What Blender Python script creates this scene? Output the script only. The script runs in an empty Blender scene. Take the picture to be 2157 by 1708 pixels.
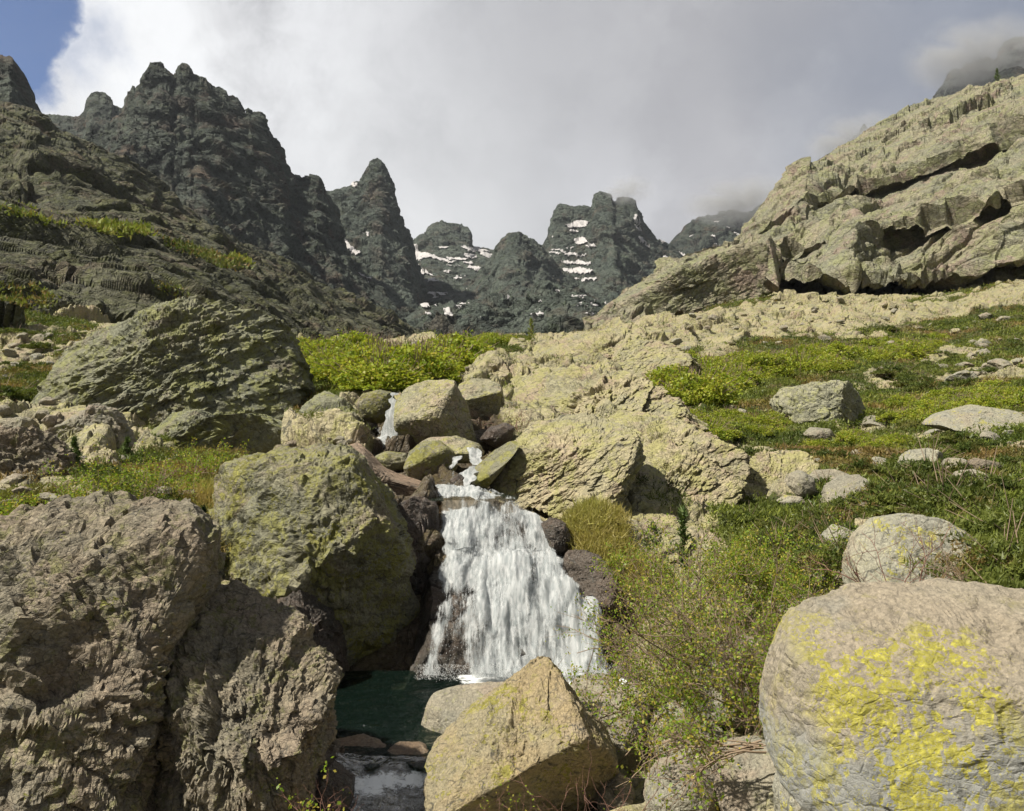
import bpy, bmesh, math, random
import numpy as np
from mathutils import Vector
from mathutils.bvhtree import BVHTree

# ------------------------------------------------------------------ camera, light
FPX, CX, CY, CZ = 1692.0, 1078.5, 854.0, 3.75     # the photograph read at 2157 x 1708
sc = bpy.context.scene
cd = bpy.data.cameras.new("camera"); cam = bpy.data.objects.new("camera", cd)
sc.collection.objects.link(cam); sc.camera = cam
cam.location = (0, 0, CZ); cam.rotation_euler = (math.radians(90), 0, 0)
cd.sensor_fit = 'HORIZONTAL'; cd.sensor_width = 36; cd.lens = 36 * FPX / 2157.0
cd.clip_start = 0.05; cd.clip_end = 20000
sc.view_settings.view_transform = 'Standard'; sc.view_settings.look = 'None'
sc.view_settings.gamma = 1; sc.view_settings.exposure = 0.88
sc.cycles.max_bounces = 6; sc.cycles.diffuse_bounces = 3; sc.cycles.glossy_bounces = 2
sc.cycles.transparent_max_bounces = 24; sc.cycles.transmission_bounces = 3
sc.cycles.use_adaptive_sampling = True; sc.cycles.adaptive_threshold = 0.02
SUN = Vector((-0.55, -0.22, 0.76)).normalized()
sl = bpy.data.lights.new("sun", 'SUN'); sl.energy = 5.0; sl.angle = math.radians(1.4)
sl.color = (1.0, 0.94, 0.81)
so = bpy.data.objects.new("sun", sl); sc.collection.objects.link(so)
so.rotation_euler = SUN.to_track_quat('Z', 'Y').to_euler(); so.location = (-30, 10, 60)

# ------------------------------------------------------------------ node helpers
class NT:
    def __init__(s, tree): s.t = tree; s.n = tree.nodes; s.l = tree.links
    def new(s, ty, **kw):
        n = s.n.new(ty)
        for k, v in kw.items(): setattr(n, k, v)
        return n
    def put(s, sock, v):
        if isinstance(v, bpy.types.NodeSocket): s.l.new(v, sock)
        elif isinstance(v, (tuple, list)) and len(v) == 3 and sock.type == 'RGBA': sock.default_value = (*v, 1)
        else: sock.default_value = v
    def math(s, op, a, b=0.0, c=None, clamp=False):
        n = s.new('ShaderNodeMath', operation=op); n.use_clamp = clamp
        s.put(n.inputs[0], a); s.put(n.inputs[1], b)
        if c is not None: s.put(n.inputs[2], c)
        return n.outputs[0]
    def vmath(s, op, a, b=(0, 0, 0)):
        n = s.new('ShaderNodeVectorMath', operation=op); s.put(n.inputs[0], a); s.put(n.inputs[1], b)
        return n.outputs[1] if op in ('DOT_PRODUCT', 'LENGTH', 'DISTANCE') else n.outputs[0]
    def noise(s, vec, scale, detail=4, rough=0.6, dist=0.0):
        n = s.new('ShaderNodeTexNoise'); s.put(n.inputs['Vector'], vec)
        n.inputs['Scale'].default_value = scale; n.inputs['Detail'].default_value = detail
        n.inputs['Roughness'].default_value = rough; n.inputs['Distortion'].default_value = dist
        return n.outputs['Fac']
    def voro(s, vec, scale, feature='F1', out='Distance'):
        n = s.new('ShaderNodeTexVoronoi', feature=feature); s.put(n.inputs['Vector'], vec)
        n.inputs['Scale'].default_value = scale
        return n.outputs[out]
    def ramp(s, f, a, b, smooth=True):
        n = s.new('ShaderNodeMapRange'); n.interpolation_type = 'SMOOTHSTEP' if smooth else 'LINEAR'
        s.put(n.inputs['Value'], f); n.inputs['From Min'].default_value = a; n.inputs['From Max'].default_value = b
        n.inputs['To Min'].default_value = 0; n.inputs['To Max'].default_value = 1
        return n.outputs['Result']
    def mix(s, f, a, b, mode='MIX'):
        n = s.new('ShaderNodeMix', data_type='RGBA', blend_type=mode)
        s.put(n.inputs[0], f); s.put(n.inputs[6], a); s.put(n.inputs[7], b)
        return n.outputs[2]
    def attr(s, name, out='Fac'):
        n = s.new('ShaderNodeAttribute', attribute_name=name); return n.outputs[out]
    def scale(s, vec, k):
        n = s.new('ShaderNodeVectorMath', operation='MULTIPLY'); s.put(n.inputs[0], vec)
        n.inputs[1].default_value = k if isinstance(k, (tuple, list)) else (k, k, k); return n.outputs[0]

def new_mat(name):
    m = bpy.data.materials.new(name); m.use_nodes = True; m.node_tree.nodes.clear()
    nt = NT(m.node_tree); out = nt.new('ShaderNodeOutputMaterial')
    return m, nt, out

# ------------------------------------------------------------------ sky (world)
world = bpy.data.worlds.new("World"); sc.world = world; world.use_nodes = True
world.node_tree.nodes.clear(); W = NT(world.node_tree)
wout = W.new('ShaderNodeOutputWorld'); bg = W.new('ShaderNodeBackground')
sky = W.new('ShaderNodeTexSky', sky_type='NISHITA'); sky.sun_disc = False
sky.sun_elevation = math.asin(SUN.z); sky.sun_rotation = math.atan2(SUN.x, SUN.y)
sky.altitude = 1500; sky.air_density = 0.9; sky.dust_density = 0.3
dirv = W.new('ShaderNodeTexCoord').outputs['Generated']
dirn = W.vmath('NORMALIZE', dirv)
def pdir(px, py): return tuple(Vector((px - CX, FPX, CY - py)).normalized())
def lobe(px, py, rad_px, warp=None):
    """soft spot of cloud light about one direction of the sky"""
    v = dirn if warp is None else warp
    dd = W.vmath('DISTANCE', v, pdir(px, py))
    r = rad_px / FPX
    return W.ramp(dd, r, 0.0)
wn = W.new('ShaderNodeTexNoise'); W.put(wn.inputs['Vector'], dirn)
wn.inputs['Scale'].default_value = 8; wn.inputs['Detail'].default_value = 9; wn.inputs['Roughness'].default_value = 0.6
wc = W.vmath('SUBTRACT', wn.outputs['Color'], (0.5, 0.5, 0.5))
warp = W.vmath('ADD', dirn, W.scale(wc, 0.17))
wn2 = W.new('ShaderNodeTexNoise'); W.put(wn2.inputs['Vector'], dirn)
wn2.inputs['Scale'].default_value = 2.6; wn2.inputs['Detail'].default_value = 6; wn2.inputs['Roughness'].default_value = 0.5
warp2 = W.vmath('ADD', dirn, W.scale(W.vmath('SUBTRACT', wn2.outputs['Color'], (0.5, 0.5, 0.5)), 0.32))
gap = W.math('MAXIMUM', W.ramp(W.vmath('DISTANCE', warp, pdir(-20, 110)), 0.082, 0.055),
             W.math('MAXIMUM', W.math('MULTIPLY', W.ramp(W.vmath('DISTANCE', warp, pdir(85, 175)), 0.045, 0.015), 0.9),
                    W.math('MULTIPLY', W.ramp(W.vmath('DISTANCE', warp, pdir(190, 110)), 0.05, 0.0), 0.5)))
gap2 = W.math('MULTIPLY', lobe(2230, 30, 560, warp2), 0.85)
gap3 = W.math('MULTIPLY', lobe(1780, 330, 170, warp2), 0.22)
cn = W.noise(warp, 3.2, 8, 0.55)
cn2 = W.noise(warp2, 9.0, 7, 0.62)
base = W.mix(W.ramp(cn, 0.36, 0.66), (0.34, 0.34, 0.365), (0.52, 0.52, 0.54))
base = W.mix(W.math('MULTIPLY', lobe(420, 230, 760, warp2), W.ramp(cn2, 0.25, 0.6)), base, (0.90, 0.91, 0.93))
base = W.mix(W.math('MULTIPLY', lobe(260, 130, 300, warp), 0.75), base, (0.96, 0.97, 0.98))
base = W.mix(W.math('MULTIPLY', lobe(700, 420, 420, warp2), 0.7), base, (0.86, 0.87, 0.88))
base = W.mix(W.math('MULTIPLY', lobe(1010, 400, 420, warp2), 0.6), base, (0.74, 0.75, 0.76))
base = W.mix(W.math('MULTIPLY', lobe(1270, 400, 190, warp), 0.65), base, (0.74, 0.75, 0.78))
base = W.mix(W.math('MULTIPLY', lobe(1480, 330, 330, warp2), 0.35), base, (0.62, 0.62, 0.65))
base = W.mix(W.math('MULTIPLY', lobe(1150, 130, 420, warp2), 0.5), base, (0.37, 0.37, 0.395))
skyc = W.mix(1.0, sky.outputs[0], (0.10, 0.11, 0.12), 'MULTIPLY')
# the half of the sky behind the camera is deep overcast
behind = W.ramp(W.vmath('DOT_PRODUCT', dirn, (0.15, 1.0, -0.35)), 0.15, 0.62)
base = W.mix(behind, (0.24, 0.25, 0.27), base)
base = W.mix(W.math('MULTIPLY', W.ramp(W.noise(warp, 5.5, 9, 0.62), 0.45, 0.75), 0.28), base, (0.30, 0.305, 0.33))
g = W.mix(gap, base, W.mix(1.0, skyc, (0.42, 0.60, 0.80), 'MULTIPLY'))
g = W.mix(gap2, g, (0.17, 0.21, 0.30))
g = W.mix(gap3, g, (0.20, 0.24, 0.31))
W.put(bg.inputs['Color'], g); bg.inputs['Strength'].default_value = 0.60
W.l.new(bg.outputs[0], wout.inputs['Surface'])

# ------------------------------------------------------------------ numpy noise
def _h(ix, iy, iz, s):
    with np.errstate(over='ignore'):
        h = (ix.astype(np.int64) * 374761393 + iy.astype(np.int64) * 668265263 + iz.astype(np.int64) * 2147483647 + s * 974634777) & 0xFFFFFFFF
        h = ((h ^ (h >> 13)) * 1274126177) & 0xFFFFFFFF
        h = ((h ^ (h >> 16)) * 2246822519) & 0xFFFFFFFF
        h = h ^ (h >> 15)
    return h
def _r(h): return (h & 0xFFFFFF).astype(np.float32) / 16777215.0
def vnoise(p, s=0):
    i = np.floor(p).astype(np.int64); f = (p - i).astype(np.float32); f = f * f * f * (f * (f * 6 - 15) + 10)
    def c(a, b, d): return _r(_h(i[:, 0] + a, i[:, 1] + b, i[:, 2] + d, s))
    x, y, z = f.T
    a = c(0,0,0) * (1-x) + c(1,0,0) * x; b = c(0,1,0) * (1-x) + c(1,1,0) * x
    e = c(0,0,1) * (1-x) + c(1,0,1) * x; g_ = c(0,1,1) * (1-x) + c(1,1,1) * x
    return ((a * (1-y) + b * y) * (1-z) + (e * (1-y) + g_ * y) * z) * 2 - 1
def fbm(p, o=4, s=0, gain=0.5, ridged=False):
    t = np.zeros(len(p), np.float32); a = 1.0; tot = 0
    for k in range(o):
        n = vnoise(p * (2.03 ** k) + 17.3 * k, s + k * 7)
        if ridged: n = 1 - 2 * np.abs(n)
        t += a * n; tot += a; a *= gain
    return t / tot
def cells(p, s=0):
    """nearest jittered cell: offset to it, its hash, and the gap to the runner-up"""
    i = np.floor(p).astype(np.int64); N = len(p)
    f1 = np.full(N, 1e9, np.float32); f2 = f1.copy(); hid = np.zeros(N, np.int64); off = np.zeros((N, 3), np.float32)
    for a in (-1, 0, 1):
        for b in (-1, 0, 1):
            for c in (-1, 0, 1):
                jx, jy, jz = i[:, 0] + a, i[:, 1] + b, i[:, 2] + c
                h = _h(jx, jy, jz, s)
                d = np.stack([jx + 0.1 + 0.8 * ((h & 1023) / 1023.0) - p[:, 0], jy + 0.1 + 0.8 * (((h >> 10) & 1023) / 1023.0) - p[:, 1],
                              jz + 0.1 + 0.8 * (((h >> 20) & 1023) / 1023.0) - p[:, 2]], 1).astype(np.float32)
                r = (d * d).sum(1)
                m = r < f1
                f2 = np.where(m, f1, np.minimum(f2, r)); f1 = np.where(m, r, f1)
                hid = np.where(m, h, hid); off[m] = d[m]
    return off, hid, np.sqrt(f2) - np.sqrt(f1)
def frame(n):
    n = np.array(n, float); n /= np.linalg.norm(n)
    a = np.cross(n, (0.3, 1, 0.1)); a /= np.linalg.norm(a)
    return np.stack([a, np.cross(n, a), n])
def facets(p, size, s, tilt=0.5, step=0.25, crack=0.18, strata=None, squash=2.2, warp=0.25, cw=0.07):
    """broken-rock relief: every joint block gets its own tilt and step, cracks between"""
    q = p / size
    if strata is not None: q = q @ frame(strata).T; q = q * np.array([0.8, 0.8, squash])
    w = np.stack([fbm(q * 1.3, 3, s + 5), fbm(q * 1.3 + 9, 3, s + 6), fbm(q * 1.3 + 31, 3, s + 8)], 1)
    q = q + w * warp
    off, h, g_ = cells(q, s)
    n = np.stack([_r(h * 7 + 1), _r((h >> 3) * 13 + 5), _r((h >> 7) * 29 + 11)], 1) * 2 - 1
    if strata is not None: off = off * np.array([1.1, 1.1, 1.0 / squash])
    d = (off * n).sum(1) * tilt * 0.62 + (_r(h >> 5) - 0.5) * 2 * step * 0.3
    d = d * (0.35 + 0.65 * np.clip(g_ / 0.12, 0, 1))
    c = np.clip(g_ / cw, 0, 1)
    return (d - crack * 0.35 * (1 - c) ** 1.5) * size

def ledges(p, ns, th, s, warp=0.6, sharp=2.0):
    """bedding: beds that jut out and break back along one inclined direction"""
    ns = np.array(ns, float); ns /= np.linalg.norm(ns)
    x = p @ ns / th + fbm(p / (th * 6), 3, s) * warp * 3 + fbm(p / (th * 1.4), 3, s + 1) * warp * 0.5
    i = np.floor(x).astype(np.int64); f = x - i; z = i * 0
    a = 0.3 + 0.7 * _r(_h(i, z, z, s + 2)); a = a * np.clip(0.7 + 1.6 * fbm(p / (th * 3.5), 2, s + 3), 0.05, 1.4)
    return ((1 - f) ** sharp - 0.35) * np.clip(f / 0.10, 0, 1) * a * th
# ------------------------------------------------------------------ mesh helpers
def mk(name, V, F, mat=None, parent=None, smooth=False, attrs=None, uv=None):
    me = bpy.data.meshes.new(name)
    V = np.asarray(V, np.float32)
    Fs = F if isinstance(F, list) else [F]
    Fs = [np.asarray(f, np.int32) for f in Fs if len(f)]
    nl = sum(f.size for f in Fs); nf = sum(len(f) for f in Fs)
    me.vertices.add(len(V)); me.vertices.foreach_set('co', V.ravel())
    me.loops.add(nl); me.loops.foreach_set('vertex_index', np.concatenate([f.ravel() for f in Fs]))
    me.polygons.add(nf)
    st = []; o = 0
    for f in Fs:
        st.append(o + np.arange(len(f)) * f.shape[1]); o += f.size
    me.polygons.foreach_set('loop_start', np.concatenate(st).astype(np.int32))
    me.polygons.foreach_set('use_smooth', np.full(nf, smooth))
    me.update(calc_edges=True); me.validate()
    for k, v in (attrs or {}).items():
        a = me.attributes.new(k, 'FLOAT', 'POINT'); a.data.foreach_set('value', np.asarray(v, np.float32))
    if uv is not None:
        a = me.attributes.new('flow', 'FLOAT_VECTOR', 'POINT'); a.data.foreach_set('vector', np.asarray(uv, np.float32).ravel())
    if mat: me.materials.append(mat)
    o = bpy.data.objects.new(name, me); sc.collection.objects.link(o)
    if parent: o.parent = parent
    return o
def tag(o, label=None, cat=None, group=None, kind=None):
    if label: o['label'] = label
    if cat: o['category'] = cat
    if group: o['group'] = group
    if kind: o['kind'] = kind
    return o
def empty(name, loc=(0, 0, 0)):
    o = bpy.data.objects.new(name, None); o.location = loc; o.empty_display_size = 0.1; sc.collection.objects.link(o); return o
def P(px, py, d): return np.array([(px - CX) / FPX * d, d, CZ + (CY - py) / FPX * d])
def quads(nr, nc):
    a = np.arange(nr * nc).reshape(nr, nc)
    return np.stack([a[:-1, :-1], a[:-1, 1:], a[1:, 1:], a[1:, :-1]], -1).reshape(-1, 4)
def grid_normals(G):
    du = np.gradient(G, axis=1); dv = np.gradient(G, axis=0)
    n = np.cross(du, dv); n /= np.linalg.norm(n, axis=-1, keepdims=True) + 1e-9
    return n
def inpoly(x, y, poly):
    r = np.zeros(np.shape(x), bool); n = len(poly); j = n - 1
    for i in range(n):
        xi, yi = poly[i]; xj, yj = poly[j]
        c = ((yi > y) != (yj > y)) & (x < (xj - xi) * (y - yi) / (yj - yi + 1e-9) + xi)
        r ^= c; j = i
    return r
def proj(V):
    d = np.maximum(V[:, 1], 0.1)
    return CX + V[:, 0] / d * FPX, CY - (V[:, 2] - CZ) / d * FPX

# ------------------------------------------------------------------ materials
def rock_mat(name, cols, lichen=((0.27, 0.27, 0.08), 0.35), k=1.0, bump=0.6, dark=(0.05, 0.05, 0.045), spots=None, wet=False, orange=0.0, rough=0.9, detail=1.0, facet=1.0, top=False):
    """cols: two or three stone colours; k: features per metre; lichen: colour and cover"""
    m, t, out = new_mat(name)
    co = t.new('ShaderNodeNewGeometry').outputs['Position']
    p = t.scale(co, k)
    big = t.noise(p, 0.55, 5, 0.6, 0.4); mid = t.noise(p, 2.6, 6, 0.65, 0.3); fine = t.noise(p, 16, 6, 0.72)
    c = t.mix(t.ramp(big, 0.38, 0.62), cols[0], cols[1])
    if len(cols) > 2: c = t.mix(t.math('MULTIPLY', t.ramp(t.noise(p, 0.9, 5, 0.6), 0.5, 0.66), 0.85), c, cols[2])
    c = t.mix(t.ramp(fine, 0.25, 0.75), t.mix(1, c, (0.62, 0.62, 0.60), 'MULTIPLY'), t.mix(1, c, (1.3, 1.28, 1.22), 'MULTIPLY'))
    if top:   # pinkish crown, grey towards the lower right flank
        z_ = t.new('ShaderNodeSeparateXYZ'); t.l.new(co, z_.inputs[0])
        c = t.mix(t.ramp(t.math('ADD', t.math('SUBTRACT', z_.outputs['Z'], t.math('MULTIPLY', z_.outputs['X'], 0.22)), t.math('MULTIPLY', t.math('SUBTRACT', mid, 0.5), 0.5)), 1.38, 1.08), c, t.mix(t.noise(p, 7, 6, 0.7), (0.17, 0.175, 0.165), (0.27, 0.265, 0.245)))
    lc, la = lichen
    lm = t.math('ADD', t.math('MULTIPLY', t.noise(p, 1.7, 7, 0.7, 0.6), 0.6), t.math('MULTIPLY', t.noise(p, 9, 6, 0.75), 0.4))
    f = t.ramp(lm, 0.60 - la * 0.3, 0.66 - la * 0.25)
    c = t.mix(t.math('MULTIPLY', f, 0.82), c, lc)
    dk = t.ramp(t.noise(p, 6.5, 8, 0.8, 0.5), 0.56, 0.70)
    c = t.mix(t.math('MULTIPLY', dk, 0.55), c, dark)
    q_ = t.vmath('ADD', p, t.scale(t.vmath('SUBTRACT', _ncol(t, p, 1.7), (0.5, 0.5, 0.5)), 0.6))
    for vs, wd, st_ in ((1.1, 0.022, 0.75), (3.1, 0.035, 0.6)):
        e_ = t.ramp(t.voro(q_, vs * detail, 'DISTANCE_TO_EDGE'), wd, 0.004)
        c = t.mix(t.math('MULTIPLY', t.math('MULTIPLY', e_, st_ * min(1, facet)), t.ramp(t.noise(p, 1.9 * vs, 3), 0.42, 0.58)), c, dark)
    c = t.mix(t.math('MULTIPLY', t.ramp(t.noise(p, 22, 3, 0.8), 0.56, 0.66), 0.35), c, t.mix(1, c, (1.5, 1.5, 1.4), 'MULTIPLY'))
    if orange: c = t.mix(t.math('MULTIPLY', t.ramp(t.noise(p, 0.7, 6, 0.6), 0.55, 0.72), orange), c, (0.14, 0.07, 0.04))
    if spots:
        sc_col, lo, hi, region = spots
        wv = t.vmath('ADD', p, t.scale(t.vmath('SUBTRACT', _ncol(t, p, 9), (0.5, 0.5, 0.5)), 0.16))
        g1 = t.noise(p, 1.1, 4, 0.6, 0.5)
        s1 = t.ramp(t.math('SUBTRACT', t.math('MULTIPLY', t.math('SUBTRACT', g1, lo), 3.6), t.voro(wv, 8.0)), 0.0, 0.04)
        s2 = t.ramp(t.math('SUBTRACT', t.math('MULTIPLY', t.math('SUBTRACT', g1, lo - 0.05), 2.2), t.voro(wv, 20.0)), 0.0, 0.05)
        s3 = t.ramp(t.math('SUBTRACT', t.math('MULTIPLY', t.math('SUBTRACT', t.noise(p, 3.1, 3), lo), 2.0), t.voro(wv, 44.0)), 0.0, 0.06)
        s = t.math('MAXIMUM', t.math('MAXIMUM', s1, s2), s3)
        if region is not None:
            rg_ = region(t, co)
            s = t.math('MAXIMUM', t.math('MULTIPLY', t.math('MAXIMUM', s1, s2), rg_), t.math('MULTIPLY', s3, t.math('ADD', t.math('MULTIPLY', rg_, 0.75), 0.12)))
        c = t.mix(t.math('MULTIPLY', s, t.ramp(t.noise(p, 38, 5, 0.8), 0.36, 0.5)), c, t.mix(t.ramp(t.voro(wv, 12.0), 0.1, 0.5), sc_col, tuple(0.62 * x for x in sc_col)))
    bs = t.new('ShaderNodeBsdfPrincipled')
    r = rough
    if wet:
        wa = t.attr('wet')
        c = t.mix(wa, c, t.mix(1, t.mix(0.5, c, (0.10, 0.075, 0.065)), (0.42, 0.38, 0.36), 'MULTIPLY'))
        r = t.math('SUBTRACT', rough, t.math('MULTIPLY', wa, 0.55))
    t.put(bs.inputs['Base Color'], c); t.put(bs.inputs['Roughness'], r)
    bs.inputs['Specular IOR Level'].default_value = 0.3
    h = t.math('ADD', t.math('MULTIPLY', t.noise(p, 5, 9, 0.72, 0.2), 0.11), t.math('MULTIPLY', fine, 0.045))
    mp = t.new('ShaderNodeMapping'); mp.inputs['Rotation'].default_value = (0.35, 0.5, 0.3); mp.inputs['Scale'].default_value = (1, 1.1, 1.9)
    t.put(mp.inputs['Vector'], t.vmath('ADD', p, t.scale(t.vmath('SUBTRACT', _ncol(t, p, 2.2), (0.5, 0.5, 0.5)), 0.35))); mv = mp.outputs[0]
    for vs, va in ((1.3, 1.1), (3.6, 1.2), (10.0, 1.2)):
        vn = t.new('ShaderNodeTexVoronoi', feature='F1'); t.put(vn.inputs['Vector'], mv); vn.inputs['Scale'].default_value = vs * detail
        dv = t.vmath('DOT_PRODUCT', t.vmath('SUBTRACT', mv, vn.outputs['Position']), t.vmath('SUBTRACT', vn.outputs['Color'], (0.5, 0.5, 0.5)))
        h = t.math('ADD', h, t.math('MULTIPLY', dv, va * facet))
        if vs > 1.3: h = t.math('ADD', h, t.math('MULTIPLY', t.ramp(t.voro(mv, vs * detail, 'DISTANCE_TO_EDGE'), 0.0, 0.06), 0.05 * facet / vs * 3))
    b = t.new('ShaderNodeBump'); b.inputs['Strength'].default_value = bump; b.inputs['Distance'].default_value = 1.0 / k
    t.put(b.inputs['Height'], h); t.l.new(b.outputs[0], bs.inputs['Normal'])
    t.l.new(bs.outputs[0], out.inputs[0])
    return m
def _ncol(t, v, scale):
    n = t.new('ShaderNodeTexNoise'); t.put(n.inputs['Vector'], v); n.inputs['Scale'].default_value = scale
    n.inputs['Detail'].default_value = 4; return n.outputs['Color']

TAN = [(0.325, 0.285, 0.19), (0.255, 0.24, 0.165), (0.30, 0.235, 0.18)]
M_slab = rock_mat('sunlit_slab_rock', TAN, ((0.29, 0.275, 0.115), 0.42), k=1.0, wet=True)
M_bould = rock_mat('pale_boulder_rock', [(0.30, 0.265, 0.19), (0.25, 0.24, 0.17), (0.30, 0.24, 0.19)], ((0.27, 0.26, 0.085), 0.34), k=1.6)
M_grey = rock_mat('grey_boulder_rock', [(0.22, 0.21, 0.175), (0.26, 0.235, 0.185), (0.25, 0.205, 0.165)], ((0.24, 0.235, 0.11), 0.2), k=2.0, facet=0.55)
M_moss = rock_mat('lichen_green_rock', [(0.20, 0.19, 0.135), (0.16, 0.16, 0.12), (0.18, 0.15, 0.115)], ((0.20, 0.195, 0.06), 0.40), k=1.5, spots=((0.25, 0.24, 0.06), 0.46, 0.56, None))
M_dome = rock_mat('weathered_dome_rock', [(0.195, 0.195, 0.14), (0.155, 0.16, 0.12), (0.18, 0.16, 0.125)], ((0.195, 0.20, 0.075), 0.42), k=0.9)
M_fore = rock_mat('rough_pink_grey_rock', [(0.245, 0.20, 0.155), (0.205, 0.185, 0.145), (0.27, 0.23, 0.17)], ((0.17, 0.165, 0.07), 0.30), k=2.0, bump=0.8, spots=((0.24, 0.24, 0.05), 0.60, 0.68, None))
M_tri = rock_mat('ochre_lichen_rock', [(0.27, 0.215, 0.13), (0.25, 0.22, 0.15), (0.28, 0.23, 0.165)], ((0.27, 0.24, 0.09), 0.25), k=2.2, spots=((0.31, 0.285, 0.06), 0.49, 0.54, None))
def reg(t, co):
    z = t.new('ShaderNodeSeparateXYZ'); t.l.new(co, z.inputs[0])
    n = t.math('SUBTRACT', t.noise(co, 1.6, 5, 0.65), 0.5)
    a = t.ramp(t.math('ADD', z.outputs['Z'], t.math('MULTIPLY', n, 0.9)), 2.38, 2.18)
    b = t.ramp(t.math('ADD', z.outputs['X'], t.math('MULTIPLY', n, 1.0)), 1.75, 2.05)
    e = t.ramp(t.math('ADD', z.outputs['X'], t.math('MULTIPLY', n, 1.0)), 3.15, 2.75)
    return t.math('ADD', t.math('MULTIPLY', t.math('MULTIPLY', a, b), t.math('ADD', t.math('MULTIPLY', e, 0.7), 0.3)), 0.0)
def right_boulder_mat():
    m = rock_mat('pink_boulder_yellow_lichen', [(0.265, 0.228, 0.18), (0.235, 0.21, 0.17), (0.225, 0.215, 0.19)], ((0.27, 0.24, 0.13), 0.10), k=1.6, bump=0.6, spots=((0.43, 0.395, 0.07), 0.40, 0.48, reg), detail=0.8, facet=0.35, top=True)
    return m
M_right = right_boulder_mat()
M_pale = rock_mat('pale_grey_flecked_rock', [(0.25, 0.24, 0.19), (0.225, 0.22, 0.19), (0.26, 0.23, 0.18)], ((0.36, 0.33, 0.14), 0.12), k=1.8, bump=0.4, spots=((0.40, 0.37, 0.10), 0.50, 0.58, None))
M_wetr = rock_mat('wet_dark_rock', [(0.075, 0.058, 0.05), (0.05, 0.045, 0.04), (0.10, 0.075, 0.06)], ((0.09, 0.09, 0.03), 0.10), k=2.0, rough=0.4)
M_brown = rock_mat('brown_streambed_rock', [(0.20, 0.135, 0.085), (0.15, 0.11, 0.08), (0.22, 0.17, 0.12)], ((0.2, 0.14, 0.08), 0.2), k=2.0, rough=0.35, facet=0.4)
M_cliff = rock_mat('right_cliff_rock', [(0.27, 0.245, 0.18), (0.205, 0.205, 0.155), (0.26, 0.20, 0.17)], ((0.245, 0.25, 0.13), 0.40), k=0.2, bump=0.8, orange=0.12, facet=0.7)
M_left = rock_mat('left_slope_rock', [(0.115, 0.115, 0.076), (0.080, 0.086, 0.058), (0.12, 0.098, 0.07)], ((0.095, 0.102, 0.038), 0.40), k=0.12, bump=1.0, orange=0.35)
M_far = rock_mat('far_peak_rock', [(0.064, 0.080, 0.066), (0.042, 0.054, 0.046), (0.068, 0.052, 0.042)], ((0.045, 0.058, 0.032), 0.28), k=0.045, bump=1.0, orange=0.45)  # cloud shade over the peaks is put into this dark albedo
M_far2 = rock_mat('distant_peak_rock', [(0.088, 0.108, 0.092), (0.062, 0.080, 0.070), (0.090, 0.080, 0.066)], ((0.070, 0.090, 0.055), 0.25), k=0.04, bump=1.0, orange=0.2)  # albedo dark in place of cloud shade, paler to carry distance haze

def leaf_mat(name, c1, c2, c3=None, trans=0.4):
    m, t, out = new_mat(name)
    a = t.attr('tint')
    c = t.mix(a, c1, c2)
    if c3: c = t.mix(t.ramp(t.attr('tint2'), 0.55, 0.85), c, c3)
    d = t.new('ShaderNodeBsdfDiffuse'); t.put(d.inputs[0], c)
    tr = t.new('ShaderNodeBsdfTranslucent'); t.put(tr.inputs[0], t.mix(1, c, (1.25, 1.3, 0.8), 'MULTIPLY'))
    gl = t.new('ShaderNodeBsdfGlossy'); gl.inputs['Roughness'].default_value = 0.45; gl.inputs['Color'].default_value = (1, 1, 1, 1)
    x = t.new('ShaderNodeMixShader'); x.inputs[0].default_value = trans
    t.l.new(d.outputs[0], x.inputs[1]); t.l.new(tr.outputs[0], x.inputs[2])
    y = t.new('ShaderNodeMixShader'); y.inputs[0].default_value = 0.012
    t.l.new(x.outputs[0], y.inputs[1]); t.l.new(gl.outputs[0], y.inputs[2])
    t.l.new(y.outputs[0], out.inputs[0]); return m
M_alder = leaf_mat('bright_alder_leaf', (0.15, 0.21, 0.022), (0.33, 0.36, 0.045), (0.36, 0.30, 0.05))
M_alder_near = leaf_mat('young_alder_leaf', (0.11, 0.19, 0.02), (0.25, 0.33, 0.035), (0.36, 0.30, 0.06), 0.45)
M_jun = leaf_mat('juniper_needles', (0.055, 0.080, 0.018), (0.155, 0.175, 0.038), (0.20, 0.14, 0.055), 0.3)
M_dry = leaf_mat('dry_grass_blades', (0.38, 0.29, 0.12), (0.30, 0.29, 0.09), (0.46, 0.36, 0.18), 0.4)
M_pine = leaf_mat('pine_needles', (0.05, 0.085, 0.025), (0.12, 0.16, 0.05), None, 0.2)
M_fir = leaf_mat('dark_fir_needles', (0.010, 0.025, 0.010), (0.022, 0.045, 0.016), None, 0.1)
M_grn = leaf_mat('green_meadow_blades', (0.115, 0.155, 0.026), (0.24, 0.26, 0.05), (0.24, 0.20, 0.055), 0.3)
def bark_mat(name, a, b):
    m, t, out = new_mat(name); bs = t.new('ShaderNodeBsdfPrincipled')
    co = t.new('ShaderNodeNewGeometry').outputs['Position']
    t.put(bs.inputs['Base Color'], t.mix(t.noise(co, 12, 4), a, b)); bs.inputs['Roughness'].default_value = 0.85
    t.l.new(bs.outputs[0], out.inputs[0]); return m
M_bark = bark_mat('grey_brown_bark', (0.16, 0.105, 0.065), (0.26, 0.20, 0.14))
M_twig = bark_mat('reddish_twig_bark', (0.13, 0.06, 0.045), (0.2, 0.11, 0.08))

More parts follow.
